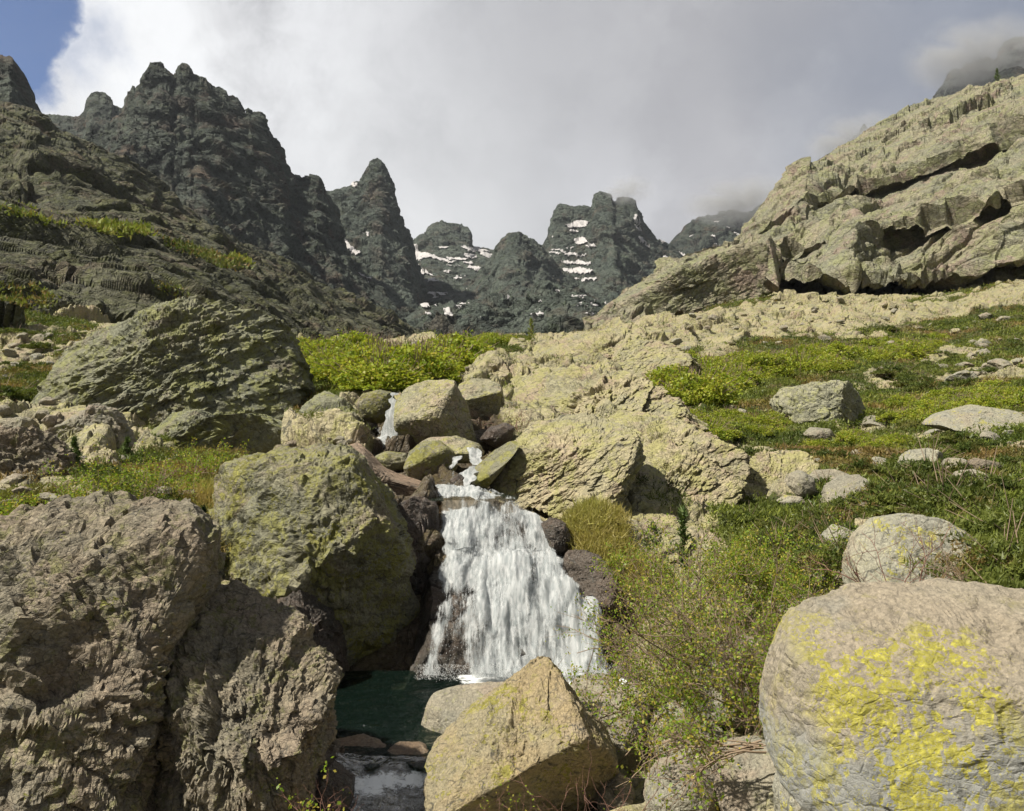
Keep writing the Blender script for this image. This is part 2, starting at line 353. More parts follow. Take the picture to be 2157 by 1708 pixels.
# ground: stone, wet stone and mossy soil by surface attributes
def ground_mat():
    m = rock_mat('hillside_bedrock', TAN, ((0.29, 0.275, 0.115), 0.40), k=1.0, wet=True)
    t = NT(m.node_tree); bs = [n for n in t.n if n.type == 'BSDF_PRINCIPLED'][0]
    c = bs.inputs['Base Color'].links[0].from_socket
    co = t.new('ShaderNodeNewGeometry').outputs['Position']
    n = t.noise(co, 1.3, 6, 0.7); n2 = t.noise(co, 9, 6, 0.75)
    veg = t.mix(t.ramp(n, 0.4, 0.62), (0.05, 0.06, 0.02), (0.10, 0.075, 0.03))
    veg = t.mix(t.ramp(n2, 0.3, 0.7), t.mix(1, veg, (0.5, 0.5, 0.5), 'MULTIPLY'), t.mix(1, veg, (1.3, 1.4, 1.1), 'MULTIPLY'))
    f = t.ramp(t.math('ADD', t.attr('veg'), t.math('MULTIPLY', t.math('SUBTRACT', n2, 0.5), 0.8)), 0.38, 0.55)
    t.put(bs.inputs['Base Color'], t.mix(f, c, veg)); return m
M_ground = ground_mat()
M_soil = rock_mat('dark_valley_soil', [(0.10, 0.09, 0.06), (0.07, 0.07, 0.045)], ((0.06, 0.075, 0.02), 0.5), k=0.3)  # plain dark soil colours with olive patches

# ------------------------------------------------------------------ far peaks: lofted ridges
def row(pts, px):
    a = np.array(pts, float); return np.interp(px, a[:, 0], a[:, 1]), np.interp(px, a[:, 0], a[:, 2])
def ridge(name, label, rows, x0, x1, nc, nrs, mat, amps, strata=None, squash=2.0, seed=1, gully=None, jag=0.0, crest=None, smooth=0, beds=()):
    """rows of (px, py, metres) from the foot to the crest and down the back, then broken up as rock"""
    px = np.linspace(x0, x1, nc); G = []
    rr = [row(r, px) for r in rows]
    if jag and crest is not None:
        y, d = rr[crest]
        j = fbm(np.stack([px / 11.0, px * 0, px * 0 + seed], 1), 5, seed, 0.65, True)
        rr[crest] = (y - j * jag, d)
    for k in range(len(rr) - 1):
        n = nrs[k] if k < len(nrs) else nrs[-1]
        for i in range(n):
            f = i / n; g_ = f
            y = rr[k][0] * (1 - g_) + rr[k + 1][0] * g_; d = rr[k][1] * (1 - f) + rr[k + 1][1] * f
            G.append(np.stack([(px - CX) / FPX * d, d, CZ + (CY - y) / FPX * d], 1))
    y, d = rr[-1]; G.append(np.stack([(px - CX) / FPX * d, d, CZ + (CY - y) / FPX * d], 1))
    G = np.array(G); nr = len(G)
    if smooth:
        ci = sum(nrs[q] if q < len(nrs) else nrs[-1] for q in range(crest)) if crest is not None else nr - 2
        for _ in range(smooth): G[1:ci - 1] = (G[:ci - 2] + G[1:ci - 1] * 2 + G[2:ci]) / 4
    N = grid_normals(G)
    if (N[..., 1].mean() > 0): N = -N
    V = G.reshape(-1, 3); n = N.reshape(-1, 3); D = np.zeros(len(V))
    ramp = np.ones((nr, nc))
    if crest is not None:
        ci = sum(nrs[k] if k < len(nrs) else nrs[-1] for k in range(crest))
        ramp = ramp * (1 - 0.6 * np.exp(-np.abs(np.arange(nr) - ci) / 12.0))[:, None]
    if gully:
        s, a = gully; q = V / s; w = fbm(q * 0.7, 3, seed + 40); q = q * np.array([1, 0.6, 0.22]) + w[:, None] * 0.7
        D += fbm(q, 4, seed + 41, 0.5, True) * a
    for k, (s, a) in enumerate(amps):
        D += facets(V, s, seed + 11 * k, tilt=0.62 * a, step=0.3 * a, crack=0.25 * a, strata=strata, squash=squash)
    D += fbm(V / amps[-1][0] * 1.7, 4, seed + 90, 0.6) * amps[-1][0] * 0.12
    for k, (th, a) in enumerate(beds): D += ledges(V, strata, th, seed + 70 + k * 9) * a
    V = V + n * (D * ramp.ravel())[:, None]
    o = mk(name, V, quads(nr, nc), mat); o['kind'] = 'structure'
    if label: o['label'] = label
    return o, V.reshape(nr, nc, 3)

far_snow = []
def lift(pts, dy=0, kd=1.0): return [(x, y + dy, d * kd) for x, y, d in pts]

# skylines traced from the photograph
sky_west = [(-500, -60, 380), (-200, 40, 400), (0, 119, 420), (22, 124, 420), (45, 152, 425), (70, 195, 430), (95, 242, 440), (140, 330, 450), (260, 500, 450)]
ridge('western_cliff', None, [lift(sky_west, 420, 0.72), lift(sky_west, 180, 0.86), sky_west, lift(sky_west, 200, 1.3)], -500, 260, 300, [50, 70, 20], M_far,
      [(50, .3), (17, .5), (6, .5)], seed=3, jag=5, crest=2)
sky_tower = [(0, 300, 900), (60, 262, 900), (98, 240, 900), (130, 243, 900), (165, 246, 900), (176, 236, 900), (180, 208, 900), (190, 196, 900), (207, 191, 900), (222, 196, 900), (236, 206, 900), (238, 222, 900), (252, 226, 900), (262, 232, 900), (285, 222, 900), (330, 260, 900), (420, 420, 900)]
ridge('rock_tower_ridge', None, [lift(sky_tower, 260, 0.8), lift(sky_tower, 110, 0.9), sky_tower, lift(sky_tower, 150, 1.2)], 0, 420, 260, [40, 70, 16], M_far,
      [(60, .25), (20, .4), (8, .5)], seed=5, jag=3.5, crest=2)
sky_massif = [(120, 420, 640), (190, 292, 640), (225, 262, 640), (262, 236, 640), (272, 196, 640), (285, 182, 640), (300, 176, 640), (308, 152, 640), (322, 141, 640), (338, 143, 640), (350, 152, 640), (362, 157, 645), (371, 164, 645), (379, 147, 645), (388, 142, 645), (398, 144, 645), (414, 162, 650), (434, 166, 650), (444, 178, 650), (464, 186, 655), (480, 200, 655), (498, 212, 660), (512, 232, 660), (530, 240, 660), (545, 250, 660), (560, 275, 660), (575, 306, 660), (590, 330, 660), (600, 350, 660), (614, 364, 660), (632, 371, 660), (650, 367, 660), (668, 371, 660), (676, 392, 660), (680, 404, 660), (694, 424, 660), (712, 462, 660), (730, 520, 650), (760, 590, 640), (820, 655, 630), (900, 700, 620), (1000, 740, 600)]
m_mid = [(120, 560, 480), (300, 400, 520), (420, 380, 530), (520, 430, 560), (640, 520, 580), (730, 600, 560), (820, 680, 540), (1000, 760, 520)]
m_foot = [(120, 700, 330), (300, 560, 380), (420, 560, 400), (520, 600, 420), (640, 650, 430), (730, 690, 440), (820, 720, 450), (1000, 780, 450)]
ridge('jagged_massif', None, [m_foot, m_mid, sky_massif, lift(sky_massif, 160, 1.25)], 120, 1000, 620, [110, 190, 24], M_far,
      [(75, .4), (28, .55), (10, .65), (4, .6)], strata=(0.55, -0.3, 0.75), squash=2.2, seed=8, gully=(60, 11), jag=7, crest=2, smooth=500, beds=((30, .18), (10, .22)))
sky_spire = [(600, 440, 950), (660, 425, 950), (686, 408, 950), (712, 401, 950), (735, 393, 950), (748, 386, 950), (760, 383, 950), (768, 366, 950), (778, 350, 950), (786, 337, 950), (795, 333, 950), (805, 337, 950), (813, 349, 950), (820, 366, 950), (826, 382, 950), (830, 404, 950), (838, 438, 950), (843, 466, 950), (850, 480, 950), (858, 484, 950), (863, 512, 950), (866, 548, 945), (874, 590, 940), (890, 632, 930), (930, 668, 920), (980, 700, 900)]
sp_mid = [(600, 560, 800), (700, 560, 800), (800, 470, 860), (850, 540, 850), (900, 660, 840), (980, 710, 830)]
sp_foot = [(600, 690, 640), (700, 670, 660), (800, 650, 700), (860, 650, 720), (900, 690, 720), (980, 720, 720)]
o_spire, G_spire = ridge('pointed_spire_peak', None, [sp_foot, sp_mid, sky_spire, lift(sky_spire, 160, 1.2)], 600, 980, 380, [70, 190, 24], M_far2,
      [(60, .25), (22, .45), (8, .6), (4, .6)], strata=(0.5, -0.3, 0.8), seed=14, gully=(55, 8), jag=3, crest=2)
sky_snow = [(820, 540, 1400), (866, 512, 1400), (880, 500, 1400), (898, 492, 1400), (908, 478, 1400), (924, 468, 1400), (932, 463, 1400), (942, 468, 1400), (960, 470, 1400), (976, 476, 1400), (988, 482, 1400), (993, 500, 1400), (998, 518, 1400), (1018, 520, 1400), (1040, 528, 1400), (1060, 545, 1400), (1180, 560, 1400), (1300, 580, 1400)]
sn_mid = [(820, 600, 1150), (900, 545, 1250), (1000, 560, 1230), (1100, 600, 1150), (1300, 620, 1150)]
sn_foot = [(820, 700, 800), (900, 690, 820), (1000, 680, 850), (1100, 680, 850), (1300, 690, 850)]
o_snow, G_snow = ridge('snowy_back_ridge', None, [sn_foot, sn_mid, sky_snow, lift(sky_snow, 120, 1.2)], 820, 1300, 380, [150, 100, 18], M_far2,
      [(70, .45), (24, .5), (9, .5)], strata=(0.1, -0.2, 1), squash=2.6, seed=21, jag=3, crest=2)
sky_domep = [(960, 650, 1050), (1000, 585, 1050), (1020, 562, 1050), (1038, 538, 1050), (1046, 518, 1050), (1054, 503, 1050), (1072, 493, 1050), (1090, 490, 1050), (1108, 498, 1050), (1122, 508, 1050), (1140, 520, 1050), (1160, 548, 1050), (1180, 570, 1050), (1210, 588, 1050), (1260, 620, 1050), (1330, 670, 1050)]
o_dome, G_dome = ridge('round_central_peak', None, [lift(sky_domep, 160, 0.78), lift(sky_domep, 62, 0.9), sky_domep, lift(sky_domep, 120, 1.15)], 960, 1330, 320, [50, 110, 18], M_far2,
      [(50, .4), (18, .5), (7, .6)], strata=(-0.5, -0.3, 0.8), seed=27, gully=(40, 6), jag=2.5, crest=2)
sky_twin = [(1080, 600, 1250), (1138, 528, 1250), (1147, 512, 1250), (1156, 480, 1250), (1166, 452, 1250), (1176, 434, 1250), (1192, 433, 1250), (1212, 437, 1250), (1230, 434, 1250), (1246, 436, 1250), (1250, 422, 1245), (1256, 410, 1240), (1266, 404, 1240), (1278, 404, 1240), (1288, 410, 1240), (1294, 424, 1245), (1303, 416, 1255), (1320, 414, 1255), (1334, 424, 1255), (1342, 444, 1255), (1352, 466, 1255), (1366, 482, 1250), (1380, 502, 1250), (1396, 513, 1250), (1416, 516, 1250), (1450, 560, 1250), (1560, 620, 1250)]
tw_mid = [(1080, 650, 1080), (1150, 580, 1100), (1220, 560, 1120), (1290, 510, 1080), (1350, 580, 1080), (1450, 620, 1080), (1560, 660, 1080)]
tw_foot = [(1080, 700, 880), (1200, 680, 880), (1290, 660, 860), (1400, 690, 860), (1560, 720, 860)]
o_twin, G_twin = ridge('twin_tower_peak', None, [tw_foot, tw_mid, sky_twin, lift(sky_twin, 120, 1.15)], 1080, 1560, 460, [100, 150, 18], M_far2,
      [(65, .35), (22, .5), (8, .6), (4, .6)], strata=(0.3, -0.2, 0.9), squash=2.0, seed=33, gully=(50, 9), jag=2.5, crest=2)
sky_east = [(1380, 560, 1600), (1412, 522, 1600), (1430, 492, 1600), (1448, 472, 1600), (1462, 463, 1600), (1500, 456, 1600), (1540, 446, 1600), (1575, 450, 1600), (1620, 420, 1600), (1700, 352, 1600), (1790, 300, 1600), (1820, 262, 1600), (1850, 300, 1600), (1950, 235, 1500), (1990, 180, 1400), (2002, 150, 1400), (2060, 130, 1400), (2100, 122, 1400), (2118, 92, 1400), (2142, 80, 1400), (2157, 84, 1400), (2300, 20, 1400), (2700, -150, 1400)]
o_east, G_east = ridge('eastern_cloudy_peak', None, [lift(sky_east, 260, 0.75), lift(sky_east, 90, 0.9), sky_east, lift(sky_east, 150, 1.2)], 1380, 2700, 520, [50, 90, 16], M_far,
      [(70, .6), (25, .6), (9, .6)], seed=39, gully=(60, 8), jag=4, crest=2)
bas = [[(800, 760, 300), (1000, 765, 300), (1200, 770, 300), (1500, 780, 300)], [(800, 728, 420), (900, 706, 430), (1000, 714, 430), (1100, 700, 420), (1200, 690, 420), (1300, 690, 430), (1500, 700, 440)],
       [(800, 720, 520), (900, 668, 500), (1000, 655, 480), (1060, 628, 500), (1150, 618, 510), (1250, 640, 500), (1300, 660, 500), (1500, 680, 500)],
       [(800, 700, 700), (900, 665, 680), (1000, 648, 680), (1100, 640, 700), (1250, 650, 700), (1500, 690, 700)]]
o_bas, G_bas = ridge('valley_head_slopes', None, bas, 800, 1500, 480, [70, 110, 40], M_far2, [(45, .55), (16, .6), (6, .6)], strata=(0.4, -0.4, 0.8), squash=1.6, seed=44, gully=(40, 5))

# nearer left slope and right cliff
sky_left = [(-700, 60, 230), (-300, 130, 240), (0, 216, 260), (40, 226, 262), (80, 243, 265), (150, 286, 275), (220, 330, 285), (300, 380, 295), (350, 425, 305), (372, 441, 305), (430, 470, 320), (500, 502, 340), (560, 530, 355), (640, 575, 370), (720, 618, 385), (800, 655, 400), (880, 700, 410), (960, 740, 420)]
l2 = [(-700, 300, 150), (0, 395, 160), (150, 360, 190), (240, 400, 210), (340, 440, 240), (430, 500, 240), (560, 570, 260), (720, 650, 280), (880, 720, 300), (960, 750, 300)]
l1 = [(-700, 420, 95), (0, 470, 110), (150, 490, 120), (320, 500, 135), (450, 560, 150), (560, 610, 170), (720, 680, 200), (880, 735, 210), (960, 765, 210)]
l0 = [(-700, 640, 42), (0, 650, 52), (150, 640, 62), (320, 640, 72), (450, 680, 80), (560, 715, 90), (720, 752, 105), (880, 765, 120), (960, 780, 120)]
l00 = [(-700, 760, 30), (0, 740, 40), (150, 730, 46), (320, 740, 52), (450, 760, 60), (560, 770, 65), (720, 790, 80), (880, 800, 90), (960, 800, 90)]
o_left, G_left = ridge('left_valley_slope', None, [l00, l0, l1, l2, sky_left, lift(sky_left, 120, 1.25)], -400, 960, 580, [20, 210, 200, 190, 16], M_left,
      [(30, .5), (11, .6), (4, .5)], strata=(0.45, -0.15, 0.85), squash=2.2, seed=51, jag=2, crest=4, smooth=1600, beds=((14, .16), (5, .18)))
k0 = [(1230, 760, 92), (1400, 710, 108), (1580, 680, 118), (1700, 675, 118), (1900, 680, 115), (2157, 650, 104), (2700, 580, 96)]
k1 = [(1230, 690, 104), (1400, 632, 122), (1580, 600, 132), (1700, 592, 137), (1900, 598, 137), (2000, 590, 133), (2157, 558, 118), (2700, 490, 105)]
k2 = [(1230, 682, 106), (1400, 615, 122), (1580, 572, 127), (1640, 560, 126), (1700, 574, 121), (1900, 590, 117), (2000, 577, 117), (2157, 545, 110), (2700, 460, 102)]
k3 = [(1230, 678, 112), (1400, 598, 132), (1580, 530, 136), (1700, 508, 136), (1900, 480, 132), (2157, 440, 124), (2700, 330, 118)]
k4 = [(1230, 675, 120), (1400, 586, 145), (1580, 500, 155), (1700, 425, 168), (1900, 365, 168), (2157, 300, 160), (2700, 150, 150)]
k5 = [(1230, 672, 125), (1290, 660, 130), (1330, 622, 138), (1400, 585, 150), (1500, 556, 160), (1565, 520, 172), (1574, 496, 178), (1590, 468, 185), (1606, 446, 190), (1622, 424, 196), (1660, 384, 205), (1700, 348, 215), (1780, 302, 228), (1850, 262, 235), (1920, 228, 238), (1985, 194, 238), (2060, 176, 235), (2110, 166, 230), (2157, 152, 225), (2700, 0, 220)]
def under(k, dy, dd_): return [(x, y + dy * min(1, max(0, (x - 1450) / 250)), d + dd_ * min(1, max(0, (x - 1450) / 250))) for x, y, d in k]
k3 = [(1230, 678, 112), (1400, 598, 132), (1580, 538, 136), (1700, 522, 133), (1800, 492, 131), (1900, 470, 129), (2000, 452, 126), (2157, 402, 121), (2700, 300, 118)]
k4 = [(1230, 675, 120), (1400, 586, 145), (1580, 502, 155), (1700, 428, 164), (1800, 395, 165), (1900, 372, 165), (2000, 330, 163), (2157, 265, 158), (2700, 130, 150)]
o_cliff, G_cliff = ridge('right_rock_cliff', None, [k0, k1, k2, under(k3, 13, 3.2), k3, under(k4, 15, 3.6), k4, k5, lift(k5, 120, 1.3)], 1230, 2640, 800, [40, 50, 120, 16, 140, 18, 120, 16], M_cliff,
      [(30, .30), (10, .32), (3.4, .40), (1.3, .4)], strata=(-0.48, -0.12, 0.84), squash=2.6, seed=63, jag=3, crest=7, beds=((16, .6), (6, .8), (2.2, .8)))

# ------------------------------------------------------------------ near hillside
CP = [(-900, 2100, 5), (-900, 1100, 12), (-900, 700, 40), (-400, 2300, 5), (-400, 1150, 9), (-400, 850, 24), (-400, 690, 48),
      (0, 2900, 4), (300, 3000, 4), (0, 2100, 6), (300, 2050, 6.3), (0, 1110, 11), (0, 980, 16), (0, 890, 21), (0, 790, 32), (0, 700, 48), (0, 640, 75), (0, 660, 140),
      (200, 1120, 11), (200, 1050, 13), (160, 960, 17), (130, 880, 22), (100, 780, 34), (150, 690, 52), (200, 690, 130),
      (330, 1120, 11.5), (430, 1180, 11.5), (450, 1040, 14.5), (420, 965, 18), (300, 965, 18), (400, 860, 26), (400, 720, 60), (400, 760, 130),
      (560, 1300, 11.2), (600, 940, 18.5), (645, 935, 20), (645, 850, 27), (665, 770, 38), (650, 722, 56), (650, 790, 130),
      (800, 720, 60), (930, 722, 58), (1000, 722, 60), (900, 765, 38), (800, 805, 28), (720, 830, 25), (880, 800, 28), (950, 800, 27), (900, 800, 130),
      (820, 955, 17.8), (780, 985, 16.5), (880, 1020, 15.3), (930, 1010, 15.6), (965, 1048, 14.3), (900, 1055, 14.1), (860, 1065, 13.8), (800, 1040, 14.2), (740, 950, 17), (700, 900, 20), (870, 940, 20), (1000, 900, 22), (1050, 1040, 14.7),
      (1000, 1122, 13.4), (930, 1115, 13.4), (1100, 1130, 13.3), (1060, 1205, 12.7), (940, 1205, 12.7), (1000, 1275, 12.0), (1200, 1262, 12.1), (1100, 1340, 11.8), (960, 1340, 11.7), (1240, 1340, 11.7), (1000, 1460, 11.35), (1200, 1465, 11.3),
      (1150, 1080, 14.2), (1200, 1110, 13.3), (1240, 1200, 12.5), (1300, 1290, 11.9), (1330, 1390, 11.3), (1310, 1470, 10.5), (1250, 1530, 10.0),
      (860, 1100, 13.3), (880, 1220, 12.6), (860, 1360, 11.9), (760, 1400, 11.8), (700, 1480, 11.2),
      (780, 1655, 10.2), (900, 1655, 10.2), (1000, 1650, 10.4), (740, 1690, 9.3), (850, 1680, 9.2), (760, 1618, 8.45), (820, 1600, 8.55), (870, 1612, 8.5), (690, 1560, 8.7), (920, 1640, 8.5),
      (780, 1750, 8.1), (860, 1760, 8.1), (740, 1900, 6.8), (850, 1930, 6.8), (640, 1700, 7.8), (800, 1690, 8.0), (700, 1700, 8.0), (950, 1800, 7.4), (800, 2700, 4),
      (1100, 1720, 8.3), (1200, 1850, 7.0), (1350, 1640, 8.6), (1300, 1700, 7.9), (1450, 1640, 8.0), (1600, 1740, 6.9), (1450, 1850, 6.3), (1650, 1900, 5.3), (2100, 2100, 4), (1300, 2600, 4), (1400, 1500, 9.7),
      (1500, 1450, 9.8), (1650, 1430, 8.6), (1450, 1320, 11.2), (1600, 1280, 11.2), (1750, 1290, 10.0), (1850, 1290, 9.0), (2100, 1290, 8.0), (2400, 1300, 7.2), (2100, 1480, 6.4), (2500, 1500, 5.5), (3200, 1400, 6), (3200, 900, 22), (3200, 600, 60),
      (1370, 1150, 13.6), (1350, 1060, 15.2), (1450, 1085, 15.5), (1600, 1060, 17), (1750, 1090, 15.0), (1950, 1090, 13), (2120, 1060, 13), (2157, 960, 18), (2157, 890, 25), (1950, 960, 22), (1750, 970, 23), (1550, 960, 23), (1440, 930, 23), (1330, 910, 22), (1250, 880, 23), (1150, 880, 20), (1150, 800, 28), (1080, 770, 36), (1140, 735, 52), (1220, 705, 70), (1200, 800, 130),
      (1350, 820, 33), (1430, 860, 30), (1500, 830, 38), (1650, 800, 45), (1750, 830, 40), (1900, 820, 42), (2157, 800, 38), (2400, 850, 28),
      (1500, 745, 62), (1700, 740, 62), (1950, 735, 64), (2157, 700, 66), (2500, 690, 55), (1350, 730, 62), (1300, 690, 85), (1400, 670, 100), (1550, 640, 115), (1750, 625, 120), (1950, 630, 118), (2157, 595, 106), (2500, 560, 92), (1500, 650, 150), (2000, 640, 150), (2500, 600, 150)]
CP = np.array(CP, float)
def _feat(px, d): return np.stack([px / 420.0, np.log(d) * 1.9], 1)
_c = _feat(CP[:, 0], CP[:, 2])
def _phi(r): return np.where(r > 1e-6, r * r * np.log(np.maximum(r, 1e-6)), 0)
_n = len(CP); _A = np.zeros((_n + 3, _n + 3))
_A[:_n, :_n] = _phi(np.linalg.norm(_c[:, None] - _c[None], axis=2)) + np.eye(_n) * 0.002
_A[:_n, _n] = 1; _A[:_n, _n + 1:] = _c; _A[_n, :_n] = 1; _A[_n + 1:, :_n] = _c.T
_w = np.linalg.solve(_A, np.concatenate([CP[:, 1], np.zeros(3)]))
def base_py(px, d):
    f = _feat(px, d); o = np.zeros(len(px))
    for i in range(0, len(px), 40000):
        g_ = f[i:i + 40000]
        o[i:i + 40000] = _phi(np.linalg.norm(g_[:, None] - _c[None], axis=2)) @ _w[:_n] + _w[_n] + g_ @ _w[_n + 1:]
    return o
cols = np.concatenate([np.linspace(-1000, -60, 80, endpoint=False), np.linspace(-60, 2220, 760, endpoint=False), np.linspace(2220, 3200, 80)])
dd = np.concatenate([np.exp(np.linspace(math.log(3.2), math.log(7), 60, endpoint=False)), np.exp(np.linspace(math.log(7), math.log(150), 700))])
PXg, Dg = np.meshgrid(cols, dd)
py = base_py(PXg.ravel(), Dg.ravel())
V = np.stack([(PXg.ravel() - CX) / FPX * Dg.ravel(), Dg.ravel(), CZ + (CY - py) / FPX * Dg.ravel()], 1)
spx, spy = PXg.ravel(), py

VEG_ALDER = [[(640, 722), (760, 722), (850, 742), (980, 736), (975, 765), (905, 800), (840, 815), (740, 820), (690, 800), (650, 770)],
             [(1395, 800), (1440, 762), (1600, 752), (1800, 728), (1930, 700), (2000, 715), (1900, 765), (1700, 790), (1600, 800), (1480, 845), (1400, 850)],
             [(1420, 890), (1480, 860), (1640, 885), (1660, 920), (1500, 930)],
             [(1850, 850), (2000, 830), (2157, 800), (2157, 850), (1900, 900)],
             [(930, 715), (1000, 716), (980, 728), (930, 726)]]
VEG_JUN = [[(1380, 870), (1470, 830), (1640, 790), (1800, 790), (1850, 820), (2900, 760), (2900, 1400), (2157, 1320), (2060, 1250), (1960, 1180), (1850, 1090), (1750, 1110), (1740, 1210), (1700, 1260), (1560, 1190), (1500, 1090), (1590, 1060), (1680, 1050), (1720, 960), (1600, 950), (1480, 930)],
           [(1500, 740), (1620, 712), (1800, 700), (2000, 672), (2157, 648), (2900, 560), (2900, 760), (1850, 790), (1640, 770), (1560, 762)],
           [(1360, 745), (1480, 735), (1440, 780), (1390, 790)],
           [(1960, 620), (2157, 560), (2157, 590), (2000, 640), (1890, 645)],
           [(1450, 640), (1620, 618), (1640, 640), (1500, 655)],
           [(170, 1000), (330, 955), (480, 940), (500, 980), (440, 1080), (420, 1180), (380, 1150), (300, 1070), (190, 1050)], [(0, 1060), (110, 1055), (100, 1085), (0, 1095)],
           [(0, 640), (120, 660), (200, 690), (130, 730), (60, 700), (0, 680)], [(60, 780), (180, 740), (190, 790), (50, 840), (0, 840), (0, 800)],
           [(630, 740), (700, 740), (720, 850), (700, 900), (640, 910)], [(1320, 930), (1400, 925), (1360, 950)], [(1310, 1000), (1350, 990), (1340, 1010)],
           [(1000, 722), (1130, 718), (1100, 745), (1000, 750)]]
wob = fbm(V / 1.6, 4, 5) * 34 * np.clip(14 / Dg.ravel(), 0.35, 1)
wob2 = fbm(V / 1.6 + 50, 4, 6) * 22 * np.clip(14 / Dg.ravel(), 0.35, 1)
def maskof(polys, dmax=140):
    m = np.zeros(len(V), bool)
    for p in polys: m |= inpoly(spx + wob, spy + wob2, p)
    return m & (Dg.ravel() < dmax)
m_al = maskof(VEG_ALDER); m_ju = maskof(VEG_JUN)
DRY = [[(1195, 1110), (1235, 1085), (1290, 1100), (1310, 1180), (1370, 1190), (1380, 1240), (1300, 1270), (1260, 1220), (1215, 1160)],
       [(380, 1050), (480, 1040), (470, 1120), (440, 1190), (400, 1130)]]
m_dry = maskof(DRY, 20) 
outcrop = fbm(V / 3.2, 4, 77) > 0.13
m_ju &= ~(outcrop & (Dg.ravel() > 12))
veg = (m_al | m_ju | m_dry).astype(float)
vg = veg.reshape(PXg.shape)
for _ in range(2):
    vg = (vg + np.roll(vg, 1, 0) + np.roll(vg, -1, 0) + np.roll(vg, 1, 1) + np.roll(vg, -1, 1)) / 5
vegs = vg.ravel()
WET = [[(820, 1020), (1000, 1020), (1110, 1060), (1200, 1110), (1240, 1180), (1340, 1300), (1330, 1500), (1000, 1700), (950, 1800), (700, 1850), (640, 1500), (700, 1300), (820, 1200)],
       [(780, 880), (1060, 860), (1090, 960), (1000, 1040), (860, 1030), (780, 980)]]
mw = np.zeros(len(V), bool)
for p in WET: mw |= inpoly(spx + wob * 0.6, spy + wob2 * 0.6, p)
wet = (mw & (Dg.ravel() < 24)).astype(float)
wg = wet.reshape(PXg.shape)
for _ in range(4): wg = (wg + np.roll(wg, 1, 0) + np.roll(wg, -1, 0) + np.roll(wg, 1, 1) + np.roll(wg, -1, 1)) / 5
wets = wg.ravel()
G3 = V.reshape(*PXg.shape, 3); N = grid_normals(G3).reshape(-1, 3)
if N[:, 2].mean() < 0: N = -N
rk = 1 - 0.85 * vegs
near = np.clip((Dg.ravel() - 4) / 14, 0.12, 1); farf = np.clip((Dg.ravel() - 20) / 50, 0, 1)
ST = (-0.45, -0.25, 0.85)
dr = Dg.ravel()
def oct_w(size): return np.clip(size / (0.022 * dr), 0, 1) ** 1.5
D = facets(V, 7.0, 101, 0.34, 0.16, 0.10, ST, 2.2) * farf * rk
D += facets(V, 2.6, 102, 0.50, 0.20, 0.16, ST, 2.2) * (0.25 + 0.75 * near) * near * rk * oct_w(2.6)
D += facets(V, 0.95, 103, 0.50, 0.20, 0.16, ST, 2.2) * (0.3 + 0.7 * near) * rk * oct_w(0.95)
D += facets(V, 0.33, 104, 0.45, 0.22, 0.18, ST, 2.0) * rk * oct_w(0.33)
D += fbm(V / 0.25, 3, 107) * 0.02
D += (ledges(V, ST, 1.6, 120, .4) * .30 * oct_w(1.6) * near + ledges(V, ST, 0.55, 121, .4) * .25 * oct_w(.55) + ledges(V, ST, 0.2, 122, .4) * .22 * oct_w(.2)) * rk
D += vegs * (np.abs(fbm(V / 1.7, 3, 108)) * 0.55 * near + 0.05)
V = V + N * D[:, None]
hill = mk('hillside', V, quads(*PXg.shape), M_ground, attrs={'veg': vegs, 'wet': wets}); hill['kind'] = 'structure'
HV = V; HN = N
bvh = BVHTree.FromPolygons([tuple(v) for v in HV[::1]], [tuple(int(i) for i in f) for f in quads(*PXg.shape)])
def drop(x, y, z=60.0):
    h = bvh.ray_cast(Vector((x, y, z)), Vector((0, 0, -1)))[0]
    return h.z if h else 0.0
def hit(px, py):
    h = bvh.ray_cast(Vector((0, 0, CZ)), Vector((px - CX, FPX, CY - py)).normalized())[0]
    return h
# valley floor sheet carrying the land to the horizon on all sides
n = 80; gx = np.linspace(-1, 1, n); gx = np.sign(gx) * np.abs(gx) ** 2.2 * 9000
X, Y = np.meshgrid(gx, gx); R = np.hypot(X, Y)
Z = -7 + np.clip(R - 60, 0, 1e9) * 0.004 + fbm(np.stack([X.ravel() / 300, Y.ravel() / 300, X.ravel() * 0], 1), 4, 3).reshape(X.shape) * np.clip(R / 25, 0, 20)
Z = np.where(R < 150, -7 + fbm(np.stack([X.ravel() / 8, Y.ravel() / 8, X.ravel() * 0], 1), 3, 4).reshape(X.shape), Z)
fl = mk('ground', np.stack([X.ravel(), Y.ravel(), Z.ravel()], 1), quads(n, n), M_soil, smooth=True); fl['kind'] = 'structure'

